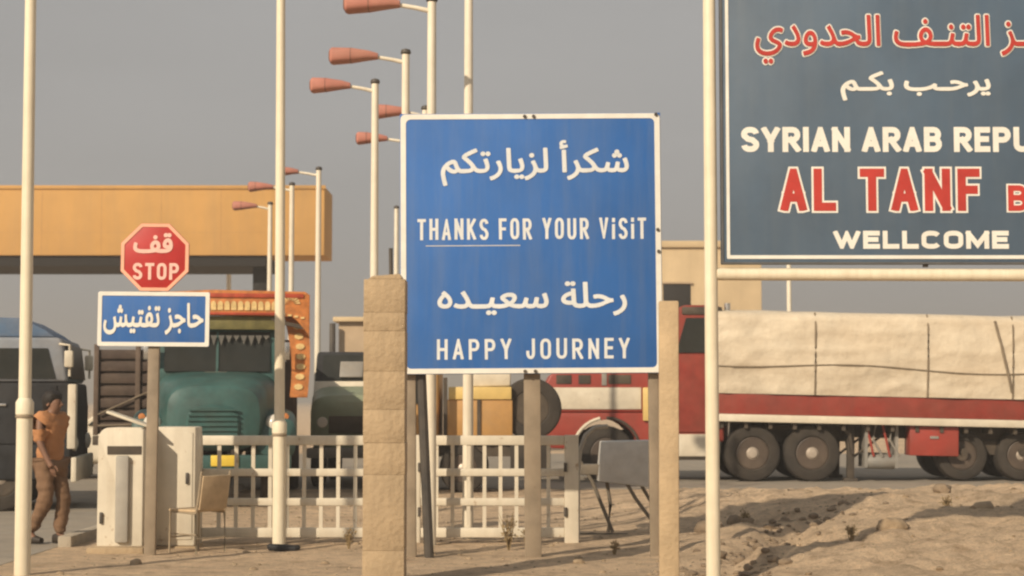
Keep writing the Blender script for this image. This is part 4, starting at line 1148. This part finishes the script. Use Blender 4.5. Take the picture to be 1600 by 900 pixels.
mb = MB(); mb.box(0, x1 - x0, 0, .17, -.2, zt, .012); mb.rot(R(-4), 'Z')
for v in mb.bm.verts:
    v.co.x += .004 * v.co.z
t = tag(mb.build('concrete_post', 'tan_post', None, (x0, YPL, 0)), 'slim tan concrete post right of the blue sign', 'post')

# ------------------------------------------------------------------ steel chair
t = thing('steel_chair', 'tan chair with thin tube frame standing before the left gate leaf', 'chair', (X(309, 860, 18.3), 18.3, 0), R(-38))
for y in (-.2, .2):
    mb = MB(); mb.tube([(.20, y, .0), (.19, y, .42), (.23, y, .60), (.27, y, .86)], .012, 8); mb.build('leg', 'chair_tube', t)
    mb = MB(); mb.tube([(-.22, y, .0), (-.21, y, .43), (.19, y, .42)], .012, 8); mb.build('leg', 'chair_tube', t)
mb = MB(); mb.box(-.23, .20, -.21, .21, .435, .46, .008); mb.build('seat', 'chair_tan', t)
mb = MB(); mb.box(-.009, .009, -.19, .19, .06, .42, .006); mb.rot(R(9), 'Y'); mb.move((.215, 0, .40)); mb.build('backrest', 'chair_tan', t)
mb = MB(); mb.tube([(.2, -.2, .16), (.2, .2, .16)], .009, 6); mb.tube([(-.22, -.2, .16), (-.22, .2, .16)], .009, 6); mb.tube([(.2, -.2, .2), (-.22, -.2, .2)], .009, 6); mb.build('stretcher', 'chair_tube', t)

# ------------------------------------------------------------------ grey stand on bent legs, right of the gate
YF = 20.6
t = thing('metal_stand', 'grey sheet metal box on bent legs beside the right gate post', 'stand', (X(965, 830, YF), YF, 0))
def fx(p): return (p - 965) * YF / F
def fz(p): return Z(p, YF)
mb = MB(); mb.prism([(fx(934), fz(752)), (fx(1018), fz(762)), (fx(1017), fz(688)), (fx(940), fz(690))], .0, .36, bev=.012); mb.build('box', 'grey_sheet', t)
for i, pts in enumerate((((908, 722), (926, 752), (958, 832)), ((950, 752), (956, 790), (952, 834)), ((978, 752), (994, 780), (1022, 818)), ((1000, 752), (1022, 790), (1030, 834)))):
    mb = MB(); mb.tube([(fx(a), .05 + .07 * (i % 2) * 3, fz(b)) for a, b in pts], .022, 8); mb.build('leg', 'stand_leg', t)
mb = MB(); mb.box(fx(906), fx(942), .02, .30, fz(742), fz(726), .01); mb.build('side_tray', 'stand_leg', t)
mb = MB(); mb.tube([(fx(906), .1, fz(834)), (fx(982), .1, fz(836))], .015, 8); mb.build('foot_bar', 'stand_leg', t)
# bent tube hoop against the gate post
mb = MB(); mb.tube([(X(902, 800, 19.9), 19.9, -.05), (X(903, 800, 19.9), 19.9, .75), (X(906, 690, 19.9), 19.9, 1.02), (X(915, 690, 19.9), 19.92, 1.20), (X(930, 690, 19.9), 19.95, 1.29), (X(950, 690, 19.9), 20.0, 1.30)], .028, 10)
tag(mb.build('tube_hoop', 'pole_grey', None), 'bent grey tube hoop curving over beside the right gate post', 'hoop')

# ------------------------------------------------------------------ person walking at the left
def skin_mesh(name, verts, edges, radii, m, parent, sub=2, root=0):
    me = bpy.data.meshes.new(name); me.from_pydata([Vector(v) for v in verts], edges, [])
    o = bpy.data.objects.new(name, me); COL.objects.link(o)
    sk = o.modifiers.new('s', 'SKIN'); sk.use_smooth_shade = True
    lay = me.skin_vertices[0].data if me.skin_vertices else None
    for i, r in enumerate(radii):
        lay[i].radius = r if isinstance(r, tuple) else (r, r)
        lay[i].use_root = (i == root)
    o.modifiers.new('d', 'SUBSURF').levels = sub
    dg = bpy.context.evaluated_depsgraph_get()
    m2 = bpy.data.meshes.new_from_object(o.evaluated_get(dg))
    bpy.data.objects.remove(o)
    m2.name = name; m2.materials.clear()
    return link(name, m2, m, parent, angle=180)
def ensure_skin(me):
    pass
_old = skin_mesh
def skin_mesh(name, verts, edges, radii, m, parent, sub=2, root=0):
    me = bpy.data.meshes.new(name); me.from_pydata([Vector(v) for v in verts], edges, [])
    b = bmesh.new(); b.from_mesh(me)
    lay = b.verts.layers.skin.verify()
    b.verts.ensure_lookup_table()
    for i, r in enumerate(radii):
        b.verts[i][lay].radius = r if isinstance(r, tuple) else (r, r)
        b.verts[i][lay].use_root = (i == root)
    b.to_mesh(me); b.free()
    o = bpy.data.objects.new(name, me); COL.objects.link(o)
    sk = o.modifiers.new('s', 'SKIN'); sk.use_smooth_shade = True
    ss = o.modifiers.new('d', 'SUBSURF'); ss.levels = sub; ss.render_levels = sub
    dg = bpy.context.evaluated_depsgraph_get(); dg.update()
    m2 = bpy.data.meshes.new_from_object(o.evaluated_get(dg))
    bpy.data.objects.remove(o)
    m2.name = name; m2.materials.clear()
    return link(name, m2, m, parent, angle=180)

YPE = 19.3
pr = thing('person', 'person with dark hair in orange shirt and brown trousers walking past the pole', 'person', (X(76, 848, YPE), YPE, 0), R(-28))
# local: faces +x; y is his left
J = {'pelvis': (0, 0, .93), 'waist': (0, 0, 1.08), 'chest': (.02, 0, 1.28), 'shl': (.0, 0, 1.41), 'neck': (.025, 0, 1.45), 'jaw': (.06, 0, 1.51), 'face': (.055, 0, 1.58), 'crown': (.035, 0, 1.65),
     'sL': (0, .17, 1.40), 'eL': (-.09, .22, 1.13), 'wL': (.0, .21, .90), 'hL': (.03, .21, .83),
     'sR': (0, -.17, 1.40), 'eR': (.06, -.23, 1.13), 'wR': (.17, -.20, .92), 'hR': (.21, -.19, .86),
     'hipL': (0, .09, .88), 'kL': (.12, .10, .50), 'aL': (.06, .10, .10), 'tL': (.20, .12, .035),
     'hipR': (0, -.09, .88), 'kR': (.05, -.10, .49), 'aR': (-.20, -.09, .13), 'tR': (-.08, -.11, .035)}
names = list(J)
E_ = [('pelvis', 'waist'), ('waist', 'chest'), ('chest', 'shl'), ('shl', 'neck'), ('neck', 'jaw'), ('jaw', 'face'), ('face', 'crown')]
for s in 'LR': E_ += [('shl', 's' + s), ('s' + s, 'e' + s), ('e' + s, 'w' + s), ('w' + s, 'h' + s), ('pelvis', 'hip' + s), ('hip' + s, 'k' + s), ('k' + s, 'a' + s), ('a' + s, 't' + s)]
RAD = {'pelvis': (.11, .08), 'waist': (.11, .08), 'chest': (.115, .08), 'shl': (.07, .06), 'neck': .066, 'jaw': (.062, .075), 'face': (.078, .095), 'crown': (.06, .07)}
for s in 'LR': RAD.update({'s' + s: .050, 'e' + s: .043, 'w' + s: .032, 'h' + s: .036, 'hip' + s: .075, 'k' + s: .058, 'a' + s: .042, 't' + s: .036})
body = skin_mesh('body', [J[n] for n in names], [(names.index(a), names.index(b)) for a, b in E_], [RAD[n] for n in names], 'skin', pr, 2)
# nose, ears, fingers
mb = MB(); mb.tube([(.135, 0, 1.645), (.168, 0, 1.595), (.130, 0, 1.575)], [.010, .018, .010], 8)
for s in (-1, 1): mb.loft([(s * .072, .03, 1.615, .018, .032, 2.2), (s * .086, .025, 1.615, .022, .036, 2.2)], n=12)
mb.move((0, 0, -.04)); mb.build('face_detail', 'skin', body)
for s, h_ in (('L', J['hL']), ('R', J['hR'])):
    sg = 1 if s == 'L' else -1
    for k, ln in enumerate((.060, .072, .068, .052)):
        bx = h_[0] + .030 - k * .019
        mb = MB(); mb.tube([(bx, h_[1], h_[2] - .012), (bx + .006, h_[1] - sg * .004, h_[2] - .012 - ln * .6), (bx + .004, h_[1] - sg * .020, h_[2] - .02 - ln)], [.010, .009, .007], 8); mb.build('finger', 'skin', body)
    mb = MB(); mb.tube([(h_[0] + .03, h_[1] - sg * .01, h_[2] + .02), (h_[0] + .055, h_[1] - sg * .02, h_[2] - .01), (h_[0] + .058, h_[1] - sg * .025, h_[2] - .04)], [.013, .011, .008], 8); mb.build('thumb', 'skin', body)
def sub(keys, edges, rad, name, m, adj=None):
    jj = dict(J); jj.update(adj or {})
    o = skin_mesh(name, [jj[k] for k in keys], [(keys.index(a), keys.index(b)) for a, b in edges], [rad[k] for k in keys], m, pr, 3)
    for v in o.data.vertices:            # folds in the cloth
        p = v.co
        w = noise.fractal(Vector((p.x * 7, p.y * 7, p.z * 13)), 1.0, 2.0, 3) * .016
        v.co = p + v.normal * w
    return o
sk_ = ['waist', 'hem', 'chest', 'shl', 'col', 'sL', 'sR', 'eL', 'eR']
sub(sk_, [('hem', 'waist'), ('waist', 'chest'), ('chest', 'shl'), ('shl', 'col'), ('shl', 'sL'), ('sL', 'eL'), ('shl', 'sR'), ('sR', 'eR')],
    {'waist': (.175, .135), 'hem': (.185, .14), 'chest': (.185, .14), 'shl': (.175, .125), 'col': .078, 'sL': .098, 'sR': .098, 'eL': .075, 'eR': .075}, 'shirt', 'shirt', {'hem': (-.01, 0, .84), 'col': (.025, 0, 1.455)})
tk = ['pelvis', 'hipL', 'kL', 'aL', 'hipR', 'kR', 'aR']
sub(tk, [('pelvis', 'hipL'), ('hipL', 'kL'), ('kL', 'aL'), ('pelvis', 'hipR'), ('hipR', 'kR'), ('kR', 'aR')],
    {'pelvis': (.155, .12), 'hipL': .112, 'hipR': .112, 'kL': .086, 'kR': .086, 'aL': .074, 'aR': .074}, 'trousers', 'trousers')
mb = MB(); mb.loft([(1.535, -.035, 0, .040, .055, 2.2), (1.58, -.022, 0, .070, .085, 2.2), (1.640, .004, 0, .098, .098, 2.3), (1.675, .022, 0, .112, .100, 2.3), (1.715, .022, 0, .100, .092, 2.2), (1.745, .016, 0, .070, .065, 2.2), (1.765, .01, 0, .03, .03, 2)], axis='z', n=24); mb.wobble(.02, 22); mb.move((-.006, 0, -.048)); mb.build('hair', 'hair', pr)
for k_ in 'LR':
    a, tt = J['a' + k_], J['t' + k_]
    mb = MB(); mb.loft([(-.075, a[1], .055, .035, .05, 2.6), (-.02, a[1], .06, .045, .058, 2.8), (.09, a[1], .045, .05, .042, 2.8), (.18, a[1], .035, .035, .03, 2.5)], axis='x', n=16)
    mb.move((a[0], 0, (.0 if k_ == 'L' else .01))); mb.build('shoe', 'shoe', pr)

# ------------------------------------------------------------------ stones, rubble and dry weeds
def stone(mb, x, y, z, r, seed):
    rnd = random.Random(seed)
    res = bmesh.ops.create_icosphere(mb.bm, subdivisions=2 if r > .03 else 1, radius=1)
    sx, sy, sz = r * rnd.uniform(.8, 1.4), r * rnd.uniform(.7, 1.2), r * rnd.uniform(.45, .8)
    off = Vector((seed * 1.3, seed * .7, seed * 2.1))
    for v in res['verts']:
        n = 1 + .38 * noise.noise(v.co * 1.5 + off) + .15 * noise.noise(v.co * 4 + off)
        v.co = Vector((x + v.co.x * sx * n, y + v.co.y * sy * n, z + v.co.z * sz * n))
rb = MB()
rnd = random.Random(5)
for k in range(330):                                    # broken lumps along the gully
    y = rnd.uniform(14.2, 21.5); x = 2.0 + (y - 16) * .34 + rnd.gauss(0, .30)
    r = abs(rnd.gauss(0, .024)) + .010
    stone(rb, x, y, gh(x, y) + r * .15, r, k)
o = rb.build('rubble', 'dark_rock', angle=50); o['kind'] = 'stuff'
gb = MB()
for k in range(1300):
    y = rnd.uniform(13.8, 27); x = rnd.uniform(-4.4, 8.5)
    r = abs(rnd.gauss(0, .012)) + .005
    stone(gb, x, y, gh(x, y) + r * .1, r, 700 + k)
o = gb.build('gravel', 'rock', angle=50); o['kind'] = 'stuff'
for px, py, Y, r, m, lab in ((1108, 802, 20.0, .20, 'dark_rock', 'flat dark rock left behind the cream sign leg'), (1150, 790, 21.5, .15, 'dark_rock', 'dark rock just right of the cream sign leg'),
                             (1195, 770, 25.0, .09, 'rock', 'small stone below the first trailer wheel'), (1262, 768, 25.5, .10, 'rock', 'stone below the second twin wheel on the mound'),
                             (1472, 786, 22.5, .13, 'dark_rock', 'dark rock on the mound below the red toolbox'), (1535, 815, 19.5, .15, 'rock', 'pale boulder at the right edge of the dirt mound'),
                             (1395, 836, 18.0, .14, 'rock', 'brown boulder beside the gully of broken earth'), (905, 872, 17.0, .05, 'rock', 'lone stone on flat dirt right of the middle sign post'), (212, 884, 17.0, .06, 'rock', 'stone in front of the slotted cabinet plinth')):
    x = X(px, py, Y); mb = MB(); stone(mb, 0, 0, 0, r, px)
    tag(mb.build('rock', m, None, (x, Y, gh(x, Y) + r * .2), angle=50), lab, 'rock', 'loose rocks on the dirt')
mb = MB(); mb.box(-.17, .17, -.10, .10, 0, .07, .03, 3); mb.wobble(.03, 7, 3)
xx = X(443, 846, 18.7); tag(mb.build('rag', 'bag', None, (xx, 18.7, gh(xx, 18.7))), 'crumpled black rag at the foot of the pole by the gate', 'rag')

def weed(px, Y, h, n, label, spread=.35):
    x = X(px, 840, Y); mb = MB(); r_ = random.Random(px)
    for k in range(n):
        a = r_.uniform(0, 6.28); l = h * r_.uniform(.6, 1.05); s = spread * r_.uniform(.3, 1)
        p = [(0, 0, -.02)]; 
        for q in (.35, .7, 1): p.append((math.cos(a) * s * q * l + r_.uniform(-.02, .02), math.sin(a) * s * q * l, l * q * (1 - .25 * s * q)))
        mb.tube(p, [.006, .005, .004, .002], 5)
        for q in range(5):
            f = r_.uniform(.35, 1); c_ = Vector(p[2]) * f + Vector((r_.uniform(-.04, .04), r_.uniform(-.04, .04), r_.uniform(0, .05)))
            e = Vector((r_.uniform(-1, 1), r_.uniform(-1, 1), r_.uniform(-.2, 1))).normalized() * r_.uniform(.03, .06)
            g = e.orthogonal().normalized() * .010
            mb.bm.faces.new([mb.bm.verts.new(c_), mb.bm.verts.new(c_ + e * .5 + g), mb.bm.verts.new(c_ + e), mb.bm.verts.new(c_ + e * .5 - g)])
    tag(mb.build('dry_weed', 'dry_plant', None, (x, Y, gh(x, Y))), label, 'plant', 'dry weeds by the gate')
weed(795, 18.4, .46, 16, 'tall dry weed left of the middle post of the blue sign')
weed(822, 18.9, .30, 12, 'small dry weed close behind the middle post of the blue sign')
weed(545, 18.8, .26, 12, 'dry weed left of the concrete pillar at the gate foot')
weed(1480, 20.5, .20, 12, 'low dry weed on the mound under the red toolbox')
weed(1330, 17.5, .18, 12, 'dry weed beside the broken earth gully')
weed(960, 18.0, .15, 10, 'tiny dry weed in front of the grey metal stand')
weed(1165, 21.0, .22, 10, 'low dry weed on the mound right of the cream sign leg')

# ------------------------------------------------------------------ dusty air
hm = bpy.data.materials.new('dusty_air'); hm.use_nodes = True
ht = hm.node_tree
ht.nodes.remove(ht.nodes['Principled BSDF'])
pv = ht.nodes.new('ShaderNodeVolumePrincipled')
pv.inputs['Color'].default_value = (0.92, 0.86, 0.78, 1)
pv.inputs['Density'].default_value = 0.0022
pv.inputs['Anisotropy'].default_value = 0.2
ht.links.new(pv.outputs[0], ht.nodes['Material Output'].inputs['Volume'])
mb = MB(); mb.box(-3100, 3100, -250, 4100, -1.5, 24)
hz = mb.build('haze', hm, None, smooth=False); hz['kind'] = 'stuff'
